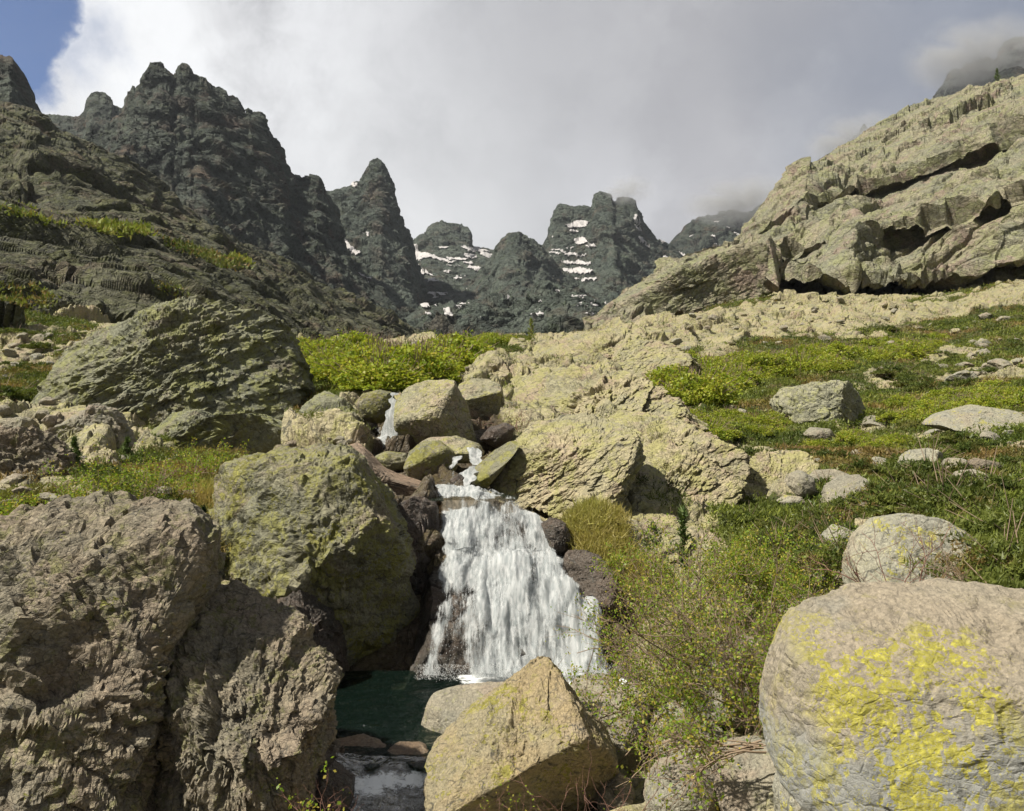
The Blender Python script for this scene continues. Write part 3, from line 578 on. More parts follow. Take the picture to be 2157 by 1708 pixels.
# ------------------------------------------------------------------ snow on the high ledges
def snow_mat():
    m, t, out = new_mat('old_snow'); bs = t.new('ShaderNodeBsdfPrincipled')
    co = t.new('ShaderNodeNewGeometry').outputs['Position']
    t.put(bs.inputs['Base Color'], t.mix(t.noise(co, 0.08, 5), (0.30, 0.285, 0.285), (0.43, 0.415, 0.42))); bs.inputs['Roughness'].default_value = 0.7
    t.l.new(bs.outputs[0], out.inputs[0]); return m
M_snow = snow_mat()
SNOW = {'spire': (G_spire, [[(722, 503), (738, 515), (750, 535), (740, 540), (728, 522)], [(745, 572), (762, 580), (775, 600), (765, 602), (750, 588)], [(672, 583), (692, 590), (690, 595), (672, 588)],
                            [(742, 387), (750, 384), (750, 394), (742, 394)], [(760, 616), (784, 620), (784, 625), (762, 620)], [(705, 470), (716, 476), (722, 488), (712, 482)], [(768, 492), (775, 490), (778, 502), (770, 502)]]),
        'snow': (G_snow, [[(868, 522), (890, 536), (915, 545), (885, 545), (866, 533)], [(880, 530), (930, 545), (960, 552), (955, 557), (905, 545)], [(872, 565), (915, 574), (910, 582), (875, 572)], [(965, 520), (1000, 521), (1035, 530), (1000, 530)],
                          [(980, 535), (1010, 540), (1000, 546), (975, 541)], [(940, 540), (985, 546), (980, 551), (945, 548)], [(1008, 528), (1050, 541), (1045, 548), (1010, 536)],
                          [(878, 612), (945, 620), (940, 624), (880, 618)], [(900, 590), (935, 594), (930, 598), (902, 594)], [(990, 560), (1015, 566), (1008, 572), (985, 566)], [(870, 515), (884, 520), (880, 525), (866, 520)],
                          [(1010, 618), (1045, 622), (1040, 628), (1012, 624)], [(1060, 620), (1072, 620), (1072, 626), (1060, 625)]]),
        'twin': (G_twin, [[(1190, 474), (1215, 466), (1245, 468), (1235, 478), (1195, 480)], [(1195, 482), (1220, 486), (1215, 490), (1195, 487)], [(1182, 568), (1225, 564), (1250, 568), (1245, 578), (1190, 576)], [(1175, 548), (1215, 552), (1250, 552), (1240, 560), (1190, 556)],
                          [(1205, 506), (1225, 500), (1240, 510), (1215, 518)], [(1335, 450), (1342, 456), (1348, 490), (1340, 480)], [(1350, 500), (1372, 520), (1368, 525), (1350, 510)], [(1190, 534), (1240, 536), (1235, 541), (1192, 539)],
                          [(1395, 540), (1412, 545), (1415, 560), (1400, 552)], [(1225, 588), (1260, 586), (1255, 593), (1230, 594)], [(1250, 634), (1285, 645), (1287, 650), (1252, 640)], [(1385, 500), (1398, 510), (1396, 516), (1386, 508)], [(1340, 496), (1352, 504), (1350, 512), (1342, 504)]]),
        'east': (G_east, [[(1400, 522), (1430, 528), (1450, 545), (1430, 566), (1410, 566), (1404, 548)], [(1500, 495), (1512, 500), (1508, 506), (1500, 502)], [(1450, 500), (1458, 498), (1458, 506)], [(1530, 470), (1545, 470), (1540, 475)], [(1545, 490), (1560, 495), (1555, 499)]]),
        'bas': (G_bas, [[(888, 640), (905, 636), (922, 648), (900, 651), (886, 650)], [(900, 618), (945, 622), (950, 627), (905, 624)], [(935, 661), (955, 664), (950, 668), (936, 666)], [(1160, 688), (1200, 676), (1190, 686), (1165, 692)], [(1170, 680), (1185, 676), (1182, 681)],
                        [(1205, 622), (1230, 624), (1225, 630), (1207, 628)], [(1250, 635), (1285, 644), (1283, 650), (1252, 640)], [(893, 660), (910, 664), (905, 668)]])}
sv = []; sf = []; so_ = 0
for k, (G, polys) in SNOW.items():
    nr, nc = G.shape[:2]; v = G.reshape(-1, 3); x, y = proj(v)
    jx = fbm(v / 14, 3, 70) * 7; jy = fbm(v / 14 + 40, 3, 71) * 4
    m = np.zeros(len(v), bool)
    for p in polys: m |= inpoly(x + jx, y + jy, p)
    fld = {'snow': [(862, 515), (1050, 528), (1060, 600), (870, 640)], 'twin': [(1165, 455), (1250, 460), (1262, 610), (1150, 600)], 'bas': [(880, 600), (1290, 620), (1290, 690), (900, 680)], 'east': [(1440, 470), (1570, 460), (1570, 530), (1450, 530)], 'spire': [(700, 480), (790, 560), (780, 630), (690, 560)]}[k]
    m |= inpoly(x, y, fld) & (fbm(np.stack([x / 26, y / 5.5, x * 0 + len(k)], 1), 4, 73) > (0.42 if k in ('snow', 'twin') else 0.50))
    q = quads(nr, nc); q = q[m[q].sum(1) >= 3]
    if not len(q): continue
    u, inv = np.unique(q, return_inverse=True)
    nn = grid_normals(G).reshape(-1, 3); nn *= np.where(nn[:, 1] > 0, -1, 1)[:, None]
    sv.append(v[u] + nn[u] * 1.2 + np.array([0, -0.8, 0.5])); sf.append(inv.reshape(q.shape) + so_); so_ += len(u)
snow = mk('snow', np.concatenate(sv), np.concatenate(sf), M_snow, smooth=True)
tag(snow, kind='stuff', label='patches of old snow lying on ledges of the far dark peaks')

# ------------------------------------------------------------------ boulders
_ico = {}
def ico(sub):
    if sub not in _ico:
        bm = bmesh.new(); bmesh.ops.create_icosphere(bm, subdivisions=sub, radius=1)
        _ico[sub] = (np.array([v.co[:] for v in bm.verts]), np.array([[v.index for v in f.verts] for f in bm.faces]))
        bm.free()
    return _ico[sub]
def boulder(name, label, cat, outline, d, T, mat, planes=(), seed=0, sub=6, rel=(0.45, 0.6), e=0.75, strata=None, squash=1.8, tilt=0.0, amp=1.0, group=None, wetz=None, lean=0.0):
    """closed rock volume at its own distance: outline in the photograph gives its breadth and height, T its depth"""
    S, F = ico(sub)
    pl = np.array(outline, float)
    if d < 0:   # set it on the hillside where its foot is seen
        yb = pl[:, 1].max(); h = hit((pl[:, 0].min() + pl[:, 0].max()) / 2, yb - 0.12 * (yb - pl[:, 1].min()))
        d = min(h.y + T * 0.6, 60) if h else -d
    cx, cy = (pl[:, 0].min() + pl[:, 0].max()) / 2, (pl[:, 1].min() + pl[:, 1].max()) / 2
    if not inpoly(np.array([cx]), np.array([cy]), outline)[0]: cx, cy = pl.mean(0)
    ang = np.linspace(-math.pi, math.pi, 361); R = np.zeros(361)
    for i, a in enumerate(ang):
        dx, dy = math.cos(a), -math.sin(a); best = 0
        for j in range(len(pl)):
            p, q = pl[j] - (cx, cy), pl[(j + 1) % len(pl)] - (cx, cy)
            ex, ey = q - p; den = dx * ey - dy * ex
            if abs(den) < 1e-9: continue
            tt = (p[0] * ey - p[1] * ex) / den; uu = (p[0] * dy - p[1] * dx) / den
            if tt > 0 and -1e-6 <= uu <= 1 + 1e-6: best = max(best, tt)
        R[i] = best
    Rm = R[:-1]; Rm = (np.roll(Rm, 3) + np.roll(Rm, -3) + np.roll(Rm, 1) + np.roll(Rm, -1) + 2 * Rm) / 6; R = np.append(Rm, Rm[0])
    k = d / FPX
    th = np.arctan2(S[:, 2], S[:, 0]); lat = np.hypot(S[:, 0], S[:, 2]); r = np.interp(th, ang, R) * k
    L = lat ** e; Dp = np.sign(S[:, 1]) * np.abs(S[:, 1]) ** (e * 1.05) * T
    W = np.stack([np.cos(th) * r * L, Dp, np.sin(th) * r * L], 1)
    size = R.mean() * k
    if lean: W[:, 1] += lean * W[:, 2]
    for nx, ny, nz, o in planes:
        nv = np.array([nx, ny, nz], float); nv /= np.linalg.norm(nv)
        dist = W @ nv - o * size
        W -= nv * (np.where(dist > 0, dist - 0.16 * np.tanh(np.maximum(dist, 0) / (0.3 * size)) * size * 0.5, 0))[:, None]
    nrm = W / (np.array([1, 1.0, 1]) * (np.linalg.norm(W, axis=1, keepdims=True) + 1e-6))
    c0 = P(cx, cy, d); Q = W + c0 + seed * 3.1
    D = facets(Q, size * rel[0] * 1.6, seed, 0.17 * amp, 0.05 * amp, 0.05 * amp, strata, squash)
    D += facets(Q, size * rel[0] * 0.55, seed + 3, 0.34 * amp, 0.14 * amp, 0.12 * amp, strata, squash)
    D += facets(Q, size * rel[0] * 0.20, seed + 6, 0.45 * amp, 0.18 * amp, 0.14 * amp, strata, squash)
    if sub > 5: D += facets(Q, size * rel[0] * 0.075, seed + 8, 0.5 * amp, 0.2 * amp, 0.15 * amp, strata, squash)
    D += fbm(Q / size * 11, 4, seed + 9, 0.62) * size * 0.012 * rel[1]
    D += fbm(Q / size * 4.0, 5, seed + 12, 0.6, True) * size * 0.022 * rel[1]
    if strata is not None: D += (ledges(Q, strata, size * rel[0] * .55, seed + 31, .3) * .12 + ledges(Q, strata, size * rel[0] * .2, seed + 37, .4) * .13 + (ledges(Q, strata, size * rel[0] * .08, seed + 38, .5) * .14 if sub > 6 else 0)) * min(amp, 1.3)
    W = W + nrm * D[:, None]
    V = W + c0
    base = V[:, 2].min()
    o = mk(name, V - np.array([c0[0], c0[1], base]), F, mat, smooth=False)
    o.location = (c0[0], c0[1], base)
    tag(o, label, cat, group)
    return o
B = boulder
B('boulder', 'huge weathered dome boulder rising on the left above the shrubs', 'boulder',
  [(118, 800), (150, 745), (190, 716), (250, 690), (320, 655), (370, 637), (420, 631), (480, 640), (530, 650), (570, 680), (598, 715), (618, 760), (634, 800), (640, 860), (640, 935), (600, 930), (520, 905), (430, 880), (330, 960), (240, 950), (160, 905), (110, 860)],
  24, 4.6, M_dome, planes=[(-0.35, -0.75, 0.55, 0.62), (0.45, -0.75, 0.35, 0.62), (0.0, -0.95, -0.1, 0.72)], seed=2, sub=7, rel=(0.36, 1.2), strata=(-0.5, 0.2, 0.8), squash=2.2, e=0.7, amp=1.25)
B('rock_outcrop', 'mossy ledge between the dome boulder and the small upper fall', 'outcrop',
  [(635, 850), (665, 815), (710, 835), (750, 875), (785, 930), (795, 985), (760, 1010), (700, 980), (640, 950)], 19.5, 1.6, M_dome, planes=[(-.1, -.6, .75, .45), (.3, -.9, .1, .5)], seed=6, sub=6, rel=(.6, 1), amp=1.3)
B('boulder', 'broken slab of dark layered rock under the foot of the dome boulder', 'boulder',
  [(270, 905), (380, 860), (470, 880), (540, 870), (600, 900), (612, 935), (560, 955), (430, 985), (300, 975), (250, 940)], 19.5, 1.6, M_dome,
  planes=[(0.1, -0.9, -0.2, 0.55), (-0.5, -0.5, 0.6, 0.5)], seed=7, sub=6, rel=(0.6, 1), strata=(-0.6, 0, 0.8), amp=1.4)
B('boulder', 'shattered grey block at the left foot of the dome boulder', 'boulder',
  [(85, 880), (150, 850), (230, 870), (275, 930), (260, 985), (180, 1000), (110, 975), (70, 930)], 18.5, 1.2, M_grey, planes=[(0.2, -0.9, 0.1, 0.5), (-0.5, -0.3, 0.7, 0.5)], seed=9, rel=(0.7, 1), amp=1.5)
B('boulder', 'jumbled pinkish block at the left edge above the foreground rock', 'boulder',
  [(-40, 930), (60, 900), (130, 960), (145, 1020), (90, 1045), (-10, 1050), (-60, 1000)], 14.5, 1.0, M_fore, planes=[(0.3, -0.9, 0.2, 0.5)], seed=12, rel=(0.6, 1), amp=1.6)
B('boulder', 'big green lichen covered rock hanging over the left side of the pool', 'boulder',
  [(432, 1080), (440, 1010), (470, 955), (540, 932), (600, 942), (650, 926), (712, 940), (745, 965), (775, 1010), (815, 1060), (850, 1130), (862, 1230), (880, 1300), (870, 1430), (720, 1450), (668, 1400), (640, 1330), (560, 1250), (480, 1200), (445, 1150)],
  12.0, 1.75, M_moss, planes=[(0.0, -0.93, 0.28, 0.50), (0.5, -0.8, -0.35, 0.52), (-0.5, -0.8, 0.3, 0.55), (-0.1, -0.3, 0.95, 0.92)], seed=16, sub=7, rel=(0.40, 1.2), e=0.62, amp=1.1)
B('boulder', 'dark wet overhung rock at the left corner of the pool', 'boulder',
  [(575, 1250), (640, 1240), (690, 1290), (720, 1370), (725, 1440), (660, 1450), (600, 1400), (560, 1320)], 11.2, 0.8, M_wetr, seed=18, sub=6, rel=(0.6, 1), amp=1.2)
B('boulder', 'purple brown sloping slab behind the lichen rock, running down to the stream', 'boulder',
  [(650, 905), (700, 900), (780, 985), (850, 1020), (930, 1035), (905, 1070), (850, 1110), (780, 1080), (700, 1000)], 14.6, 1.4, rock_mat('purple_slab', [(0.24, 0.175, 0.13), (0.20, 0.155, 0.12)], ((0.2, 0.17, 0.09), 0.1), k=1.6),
  planes=[(-0.3, -0.35, 0.85, 0.40), (0.3, -0.9, 0.0, 0.5)], seed=19, rel=(0.5, 1), strata=(-0.6, -0.3, 0.7), squash=3)
B('boulder', 'wet black ledge beside the left edge of the waterfall', 'boulder',
  [(820, 1070), (880, 1050), (920, 1070), (925, 1150), (930, 1220), (905, 1300), (880, 1420), (820, 1420), (790, 1300), (790, 1150)], 13.0, 0.85, M_wetr, planes=[(0.5, -0.8, 0.2, 0.5)], seed=21, rel=(0.7, 1), amp=1.4)
# the small fall and the boulders round it
B('boulder', 'rounded green boulder left of the small upper fall', 'boulder', [(748, 850), (765, 830), (800, 821), (826, 826), (834, 850), (822, 880), (795, 892), (765, 885)], 20, 0.55, M_moss, seed=23, sub=5, rel=(0.5, .6), amp=.6)
B('boulder', 'large square sunlit block between the small fall and the dark gap', 'boulder',
  [(830, 850), (845, 812), (900, 798), (955, 800), (965, 820), (985, 855), (1003, 930), (985, 945), (930, 925), (880, 945), (850, 935), (832, 900)], 18.6, 1.0, M_bould,
  planes=[(-0.35, -0.62, 0.72, 0.42), (0.62, -0.7, 0.1, 0.55), (-0.2, -0.85, -0.5, 0.62)], seed=25, sub=6, rel=(0.5, .5), e=0.6, amp=.6)
B('boulder', 'rounded boulder with a ridge, right of the square block', 'boulder', [(965, 810), (990, 790), (1030, 795), (1055, 815), (1064, 850), (1045, 885), (1010, 897), (985, 880), (970, 845)], 20.5, 0.8, M_bould,
  planes=[(-0.1, -0.5, 0.85, 0.5), (0.3, -0.8, -0.4, 0.6)], seed=28, sub=5, rel=(0.5, .6), amp=.7)
B('boulder', 'lichen boulder standing in the stream below the square block', 'boulder', [(850, 985), (862, 950), (885, 930), (925, 928), (955, 950), (963, 985), (950, 1008), (905, 1012), (865, 1008)], 16.2, 0.6, M_moss,
  planes=[(-0.3, -0.5, 0.8, 0.5), (0.3, -0.9, -0.2, 0.6)], seed=30, sub=5, rel=(0.5, .5), e=.65, amp=.5)
B('boulder', 'low flat topped boulder tucked behind the stream boulder', 'boulder', [(880, 935), (900, 920), (960, 918), (1010, 935), (1022, 955), (990, 975), (930, 975)], 17.2, 0.6, M_bould, planes=[(-.1, -.4, .9, .4)], seed=33, sub=5, amp=.6)
B('boulder', 'small mossy boulder below the splash of the small fall', 'boulder', [(790, 960), (815, 950), (855, 955), (868, 972), (850, 990), (815, 995)], 16.9, 0.4, M_moss, seed=35, sub=5, amp=.5)
B('boulder', 'slanting yellow green boulder right of the narrow chute', 'boulder', [(978, 1015), (1000, 985), (1040, 950), (1075, 928), (1092, 930), (1080, 960), (1050, 1000), (1025, 1030), (990, 1035)], 15.4, 0.5, M_moss,
  planes=[(-.4, -.5, .7, .4)], seed=37, sub=5, amp=.5)
B('boulder', 'brown wet stone between the two threads of the chute', 'boulder', [(948, 1010), (965, 998), (985, 1005), (985, 1030), (962, 1035), (948, 1028)], 15.0, 0.22, M_wetr, seed=38, sub=4, amp=.6)
B('boulder', 'wet purple boulder in the dark gap right of the stream', 'boulder', [(1010, 925), (1030, 900), (1065, 890), (1085, 900), (1075, 930), (1045, 945)], 18.5, 0.5, M_wetr, seed=39, sub=5, amp=.7)
# right bank slabs
B('rock_outcrop', 'great sunlit outcrop above the right side of the waterfall', 'outcrop',
  [(1026, 1030), (1040, 1000), (1080, 955), (1105, 905), (1150, 882), (1210, 872), (1270, 880), (1330, 905), (1345, 960), (1320, 1010), (1300, 1050), (1270, 1090), (1235, 1105), (1180, 1085), (1130, 1065), (1070, 1050)], 15.6, 1.7, M_slab,
  planes=[(-0.30, -0.45, 0.80, 0.46), (-0.45, -0.80, 0.30, 0.55)], seed=41, sub=7, rel=(0.42, .7), strata=(-0.55, -0.2, 0.8), squash=2.6, e=0.6, amp=1.4)
B('rock_outcrop', 'cracked yellowish outcrop in the middle of the right bank', 'outcrop',
  [(1290, 1060), (1305, 1000), (1340, 960), (1400, 925), (1470, 945), (1520, 990), (1560, 1010), (1540, 1055), (1470, 1085), (1380, 1120), (1310, 1120)], 16.8, 1.6, M_slab,
  planes=[(-0.35, -0.5, 0.75, 0.42), (-0.2, -0.85, 0.45, 0.5)], seed=45, sub=7, rel=(0.5, 1), strata=(-0.7, -0.1, 0.7), squash=2.4, amp=1.9)
B('rock_outcrop', 'pale bedrock joining the great outcrop and the cracked outcrop', 'outcrop',
  [(1230, 960), (1260, 890), (1330, 860), (1420, 880), (1500, 925), (1560, 960), (1540, 1020), (1440, 1060), (1330, 1080), (1250, 1050)], 19.0, 2.2, M_slab,
  planes=[(-0.25, -0.5, 0.8, 0.38), (-0.3, -0.85, 0.35, 0.5)], seed=44, sub=7, rel=(0.42, .8), strata=(-0.55, -0.2, 0.8), squash=2.4, e=0.6, amp=1.5)
B('rock_outcrop', 'ribbed pale outcrop edged by brown juniper on the right bank', 'outcrop',
  [(1530, 1030), (1560, 975), (1620, 955), (1690, 950), (1712, 975), (1670, 1010), (1660, 1045), (1600, 1065), (1540, 1065)], 19.0, 1.2, M_slab, planes=[(-0.3, -0.6, 0.7, 0.4)], seed=47, sub=6, strata=(-0.9, 0, 0.4), squash=3, rel=(.5, 1), amp=1.6)
B('rock_outcrop', 'flat pinkish ledge above the dry grass on the right bank', 'outcrop',
  [(1300, 1120), (1350, 1085), (1420, 1090), (1450, 1120), (1430, 1170), (1370, 1185), (1320, 1175)], 14.0, 0.9, M_slab, planes=[(-0.2, -0.5, 0.85, 0.35)], seed=49, sub=6, strata=(-0.2, -0.3, 0.9), squash=3, rel=(.6, 1), amp=1.6)
B('rock_outcrop', 'long slab ridge climbing from the stream to the skyline', 'outcrop',
  [(1060, 880), (1065, 830), (1060, 780), (1100, 755), (1180, 760), (1260, 770), (1350, 800), (1430, 860), (1480, 930), (1440, 990), (1330, 980), (1230, 950), (1150, 950), (1080, 950)], 25.0, 3.6, M_slab,
  planes=[(-0.3, -0.45, 0.8, 0.35)], seed=52, sub=7, rel=(0.45, 1), strata=(-0.55, -0.2, 0.8), squash=2.8, e=.6, amp=2.0)
B('rock_outcrop', 'long low slab ridge on the skyline beside the lone pine', 'outcrop',
  [(1100, 755), (1130, 735), (1180, 705), (1240, 690), (1290, 685), (1330, 700), (1400, 735), (1460, 780), (1420, 830), (1290, 830), (1180, 810)], 44.0, 5.5, M_slab, planes=[(-0.3, -0.45, 0.8, 0.3)], seed=55, sub=7, rel=(0.4, 1), strata=(-0.55, -0.2, 0.8), squash=2.8, e=.6, amp=2.0)
B('rock_outcrop', 'wedge shaped slab with a shaded front below the right cliff', 'outcrop',
  [(1286, 672), (1300, 630), (1335, 600), (1400, 566), (1480, 538), (1560, 512), (1600, 505), (1626, 514), (1618, 560), (1600, 625), (1500, 655), (1420, 670), (1340, 700)], 114, 9, M_cliff,
  planes=[(-0.40, -0.30, 0.86, 0.36), (0.12, -0.93, 0.12, 0.22)], seed=58, sub=7, rel=(0.3, 1), strata=(-0.45, 0, 0.9), squash=2.5, e=.55, amp=2.0)
B('rock_outcrop', 'overhanging block in shade at the top of the right cliff', 'outcrop',
  [(1950, 222), (2000, 200), (2090, 184), (2190, 168), (2190, 222), (2120, 258), (2050, 272), (1985, 252)], 224, 10, M_cliff, planes=[(0.1, -0.70, -0.70, 0.12), (-0.3, -0.5, 0.8, 0.2)], seed=60, sub=6, rel=(0.5, 1), e=.6, amp=1.6, strata=(-.4, -.2, .8), squash=2)
B('rock_outcrop', 'lumpy grey outcrop among junipers in the middle of the right slope', 'outcrop',
  [(1640, 850), (1660, 820), (1720, 808), (1790, 803), (1820, 825), (1845, 865), (1830, 900), (1760, 905), (1700, 895), (1655, 880)], -36, 2.4, rock_mat('pale_lumpy_rock', [(0.27, 0.26, 0.19), (0.22, 0.22, 0.165)], ((0.27, 0.27, 0.12), 0.35), k=0.8), planes=[(-0.2, -0.8, 0.6, 0.5), (.7, -.7, .1, .5)], seed=62, sub=6, rel=(0.6, 1), amp=1.3)
B('boulder', 'low whale backed rock near the right edge above the junipers', 'boulder', [(1955, 895), (1990, 870), (2060, 852), (2130, 865), (2150, 890), (2100, 912), (2010, 910)], -28, 1.3, M_pale, planes=[(-.1, -.5, .85, .35)], seed=64, sub=6, amp=.8)
B('boulder', 'upright lichen flecked boulder among junipers near the right edge', 'boulder', [(1900, 1000), (1905, 970), (1925, 948), (1960, 945), (1995, 955), (2003, 985), (1975, 1010), (1930, 1012)], -19, 0.6, M_pale, planes=[(-.4, -.6, .7, .5), (.7, -.6, 0, .5)], seed=66, sub=5)
B('boulder', 'small pale boulder leaning on the upright lichen boulder', 'boulder', [(1985, 985), (2000, 965), (2025, 965), (2035, 985), (2015, 1002), (1992, 1002)], -18.6, 0.3, M_grey, seed=67, sub=5)
B('boulder', 'brown stone perched on a blue grey slab at the right edge', 'boulder', [(2035, 975), (2060, 965), (2095, 972), (2110, 985), (2080, 995), (2045, 990)], -17.2, 0.3, M_fore, seed=68, sub=5)
B('boulder', 'blue grey sloping slab under the perched brown stone', 'boulder', [(1990, 1035), (2030, 990), (2060, 988), (2075, 1000), (2050, 1030), (2005, 1045)], -16.8, 0.35, M_grey, seed=69, sub=5, planes=[(-.3, -.5, .8, .3)])
B('boulder', 'round grey boulder with shaded front at the edge of the outcrop', 'boulder', [(1655, 1020), (1662, 1000), (1685, 990), (1710, 1005), (1712, 1035), (1690, 1048), (1665, 1045)], -18, 0.4, M_grey, seed=70, sub=5, amp=.6)
B('boulder', 'wide flat grey boulder right of the round one', 'boulder', [(1700, 1010), (1720, 990), (1760, 988), (1790, 1000), (1770, 1020), (1725, 1028)], -18.4, 0.4, M_grey, seed=71, sub=5, planes=[(-.1, -.5, .85, .3)])
B('boulder', 'pinkish long boulder lying downslope among junipers', 'boulder', [(1735, 1060), (1745, 1025), (1780, 1000), (1820, 1000), (1825, 1020), (1790, 1040), (1765, 1070), (1740, 1078)], -17, 0.5, M_grey, seed=72, sub=5, planes=[(-.3, -.5, .8, .35)])
B('boulder', 'small boulder half sunk under the round grey boulder', 'boulder', [(1638, 1055), (1655, 1043), (1685, 1045), (1695, 1058), (1670, 1068), (1645, 1066)], -16.6, 0.25, M_pale, seed=73, sub=5)
B('boulder', 'white pebble like boulder alone in the green shrubs', 'boulder', [(1550, 870), (1558, 860), (1570, 863), (1573, 875), (1562, 883), (1551, 880)], -29, 0.3, M_pale, seed=74, sub=4, amp=.4)
B('boulder', 'dark rimmed low boulder below the lumpy outcrop', 'boulder', [(1693, 915), (1710, 900), (1745, 903), (1755, 918), (1735, 930), (1702, 928)], -27, 0.5, M_grey, seed=75, sub=5)
B('boulder', 'tall pale pointed rock standing in juniper left of the big grey slab', 'boulder', [(1690, 1265), (1698, 1225), (1712, 1190), (1735, 1175), (1752, 1185), (1755, 1230), (1745, 1275), (1715, 1285)], 11.4, 0.4, M_pale, seed=77, sub=6, planes=[(-.5, -.7, .4, .5), (.6, -.7, .1, .5)])
B('boulder', 'rounded lichen stone at the foot of the tall pale rock', 'boulder', [(1643, 1290), (1660, 1262), (1690, 1252), (1715, 1270), (1712, 1305), (1670, 1315)], 10.6, 0.3, M_pale, seed=78, sub=6, amp=.6)
B('boulder', 'large pale grey slab with bare twigs in front, behind the pink boulder', 'boulder',
  [(1803, 1240), (1805, 1180), (1825, 1130), (1870, 1095), (1930, 1085), (1990, 1095), (2040, 1135), (2065, 1190), (2080, 1250), (2060, 1320), (1900, 1330), (1820, 1310)], 9.6, 0.8, M_pale,
  planes=[(-0.2, -0.85, 0.45, 0.42), (-.6, -.5, .5, .7)], seed=80, sub=6, rel=(0.4, .5), e=.6, amp=.5)
# foreground
B('boulder', 'massive pinkish boulder splashed with bright yellow lichen, bottom right', 'boulder',
  [(1640, 1590), (1638, 1490), (1662, 1400), (1690, 1340), (1722, 1308), (1775, 1285), (1840, 1268), (1930, 1258), (2050, 1250), (2150, 1258), (2260, 1270), (2420, 1330), (2500, 1480), (2480, 1700), (2350, 1850), (2000, 1880), (1850, 1830), (1730, 1740), (1650, 1640)],
  5.3, 1.05, M_right, planes=[(-0.12, -0.50, 0.85, 0.52), (-0.25, -0.92, 0.25, 0.56), (-0.8, -0.5, 0.1, 0.95)], seed=83, sub=7, rel=(0.45, .5), e=0.62, amp=0.42)
B('boulder', 'massive dark left foreground rock with a rounded pink top', 'boulder',
  [(-260, 1300), (-180, 1130), (-60, 1090), (40, 1070), (130, 1062), (230, 1066), (300, 1075), (345, 1100), (385, 1145), (405, 1190), (395, 1300), (365, 1450), (335, 1600), (320, 1800), (260, 1950), (-100, 1950), (-260, 1700)],
  7.2, 1.6, M_fore, planes=[(0.1, -0.97, 0.25, 0.46), (0.0, -0.55, 0.83, 0.66), (0.5, -0.8, 0.35, 0.55)], seed=87, sub=7, rel=(0.46, 1.2), e=0.6, amp=1.35, strata=(0.5, -0.1, 0.8), squash=1.6)
B('boulder', 'craggy sunlit rock lobe dropping to the left side of the pool', 'boulder',
  [(390, 1230), (400, 1180), (430, 1180), (480, 1210), (530, 1240), (570, 1290), (610, 1330), (645, 1375), (680, 1410), (700, 1445), (698, 1485), (676, 1520), (676, 1580), (656, 1640), (640, 1720), (600, 1850), (330, 1900), (300, 1700), (310, 1560), (345, 1430), (365, 1320)],
  7.5, 1.0, M_fore, planes=[(0.22, -0.50, 0.84, 0.50), (-0.6, -0.75, 0.2, 0.52), (0.0, -0.97, -0.2, 0.74)], seed=91, sub=7, rel=(0.46, 1.3), e=0.66, amp=1.6, strata=(0.8, -0.1, 0.35), squash=1.7)
B('boulder', 'big triangular ochre boulder in front of the waterfall', 'boulder',
  [(900, 1620), (905, 1600), (960, 1545), (1030, 1490), (1090, 1445), (1140, 1415), (1160, 1413), (1180, 1430), (1215, 1480), (1250, 1525), (1280, 1560), (1300, 1600), (1305, 1650), (1270, 1720), (1200, 1790), (1000, 1790), (925, 1730), (898, 1660)],
  8.0, 0.95, M_tri, planes=[(-0.42, -0.50, 0.76, 0.40), (0.30, -0.80, -0.50, 0.40)], seed=95, sub=7, rel=(0.45, .5), e=0.62, amp=.8, strata=(0.5, -0.4, 0.6), squash=2.5)
B('boulder', 'smooth pale grey boulder on the right rim of the pool', 'boulder',
  [(876, 1560), (890, 1510), (905, 1475), (950, 1462), (1020, 1455), (1080, 1452), (1110, 1470), (1080, 1530), (1000, 1580), (930, 1605), (895, 1600)], 9.3, 0.6, M_grey,
  planes=[(-0.1, -0.45, 0.88, 0.36), (-.6, -.75, .1, .6)], seed=98, sub=6, rel=(0.45, .6), amp=.45, e=.65)
B('boulder', 'grey boulder at the foot of the fall under the bare branches', 'boulder', [(1200, 1450), (1225, 1432), (1280, 1428), (1312, 1445), (1315, 1480), (1280, 1505), (1225, 1505)], 10.4, 0.45, M_grey, planes=[(-.1, -.6, .8, .45)], seed=101, sub=5, amp=.6)
B('boulder', 'pinkish boulder right of the triangular one, below the bush', 'boulder', [(1262, 1530), (1280, 1475), (1320, 1455), (1370, 1458), (1388, 1500), (1380, 1560), (1340, 1610), (1290, 1600), (1268, 1570)], 9.2, 0.55, M_grey, planes=[(-.3, -.6, .7, .5), (.6, -.7, .1, .5)], seed=103, sub=6, amp=.6)
B('boulder', 'lichen boulder half hidden under the bush leaves', 'boulder', [(1365, 1560), (1385, 1515), (1430, 1490), (1490, 1495), (1520, 1530), (1510, 1580), (1450, 1610), (1385, 1600)], 8.8, 0.55, M_pale, planes=[(-.2, -.6, .8, .45)], seed=105, sub=6, amp=.6)
B('boulder', 'flat grey boulder below the bush at the bottom edge', 'boulder', [(1500, 1670), (1510, 1610), (1560, 1575), (1620, 1570), (1645, 1600), (1625, 1650), (1570, 1705), (1520, 1715)], 7.4, 0.5, M_grey, planes=[(-.3, -.6, .7, .4)], seed=107, sub=6, amp=.5)
B('boulder', 'round grey stone in shade at the bottom edge beside the green twigs', 'boulder', [(1365, 1660), (1390, 1620), (1450, 1605), (1500, 1630), (1510, 1690), (1470, 1740), (1390, 1740), (1360, 1700)], 7.6, 0.45, M_grey, seed=109, sub=6, amp=.6)
B('boulder', 'pale block under the overhang of the yellow lichen boulder', 'boulder', [(1640, 1680), (1655, 1625), (1690, 1620), (1740, 1660), (1760, 1720), (1700, 1780), (1645, 1760)], 6.2, 0.35, M_pale, seed=111, sub=6, amp=.6)
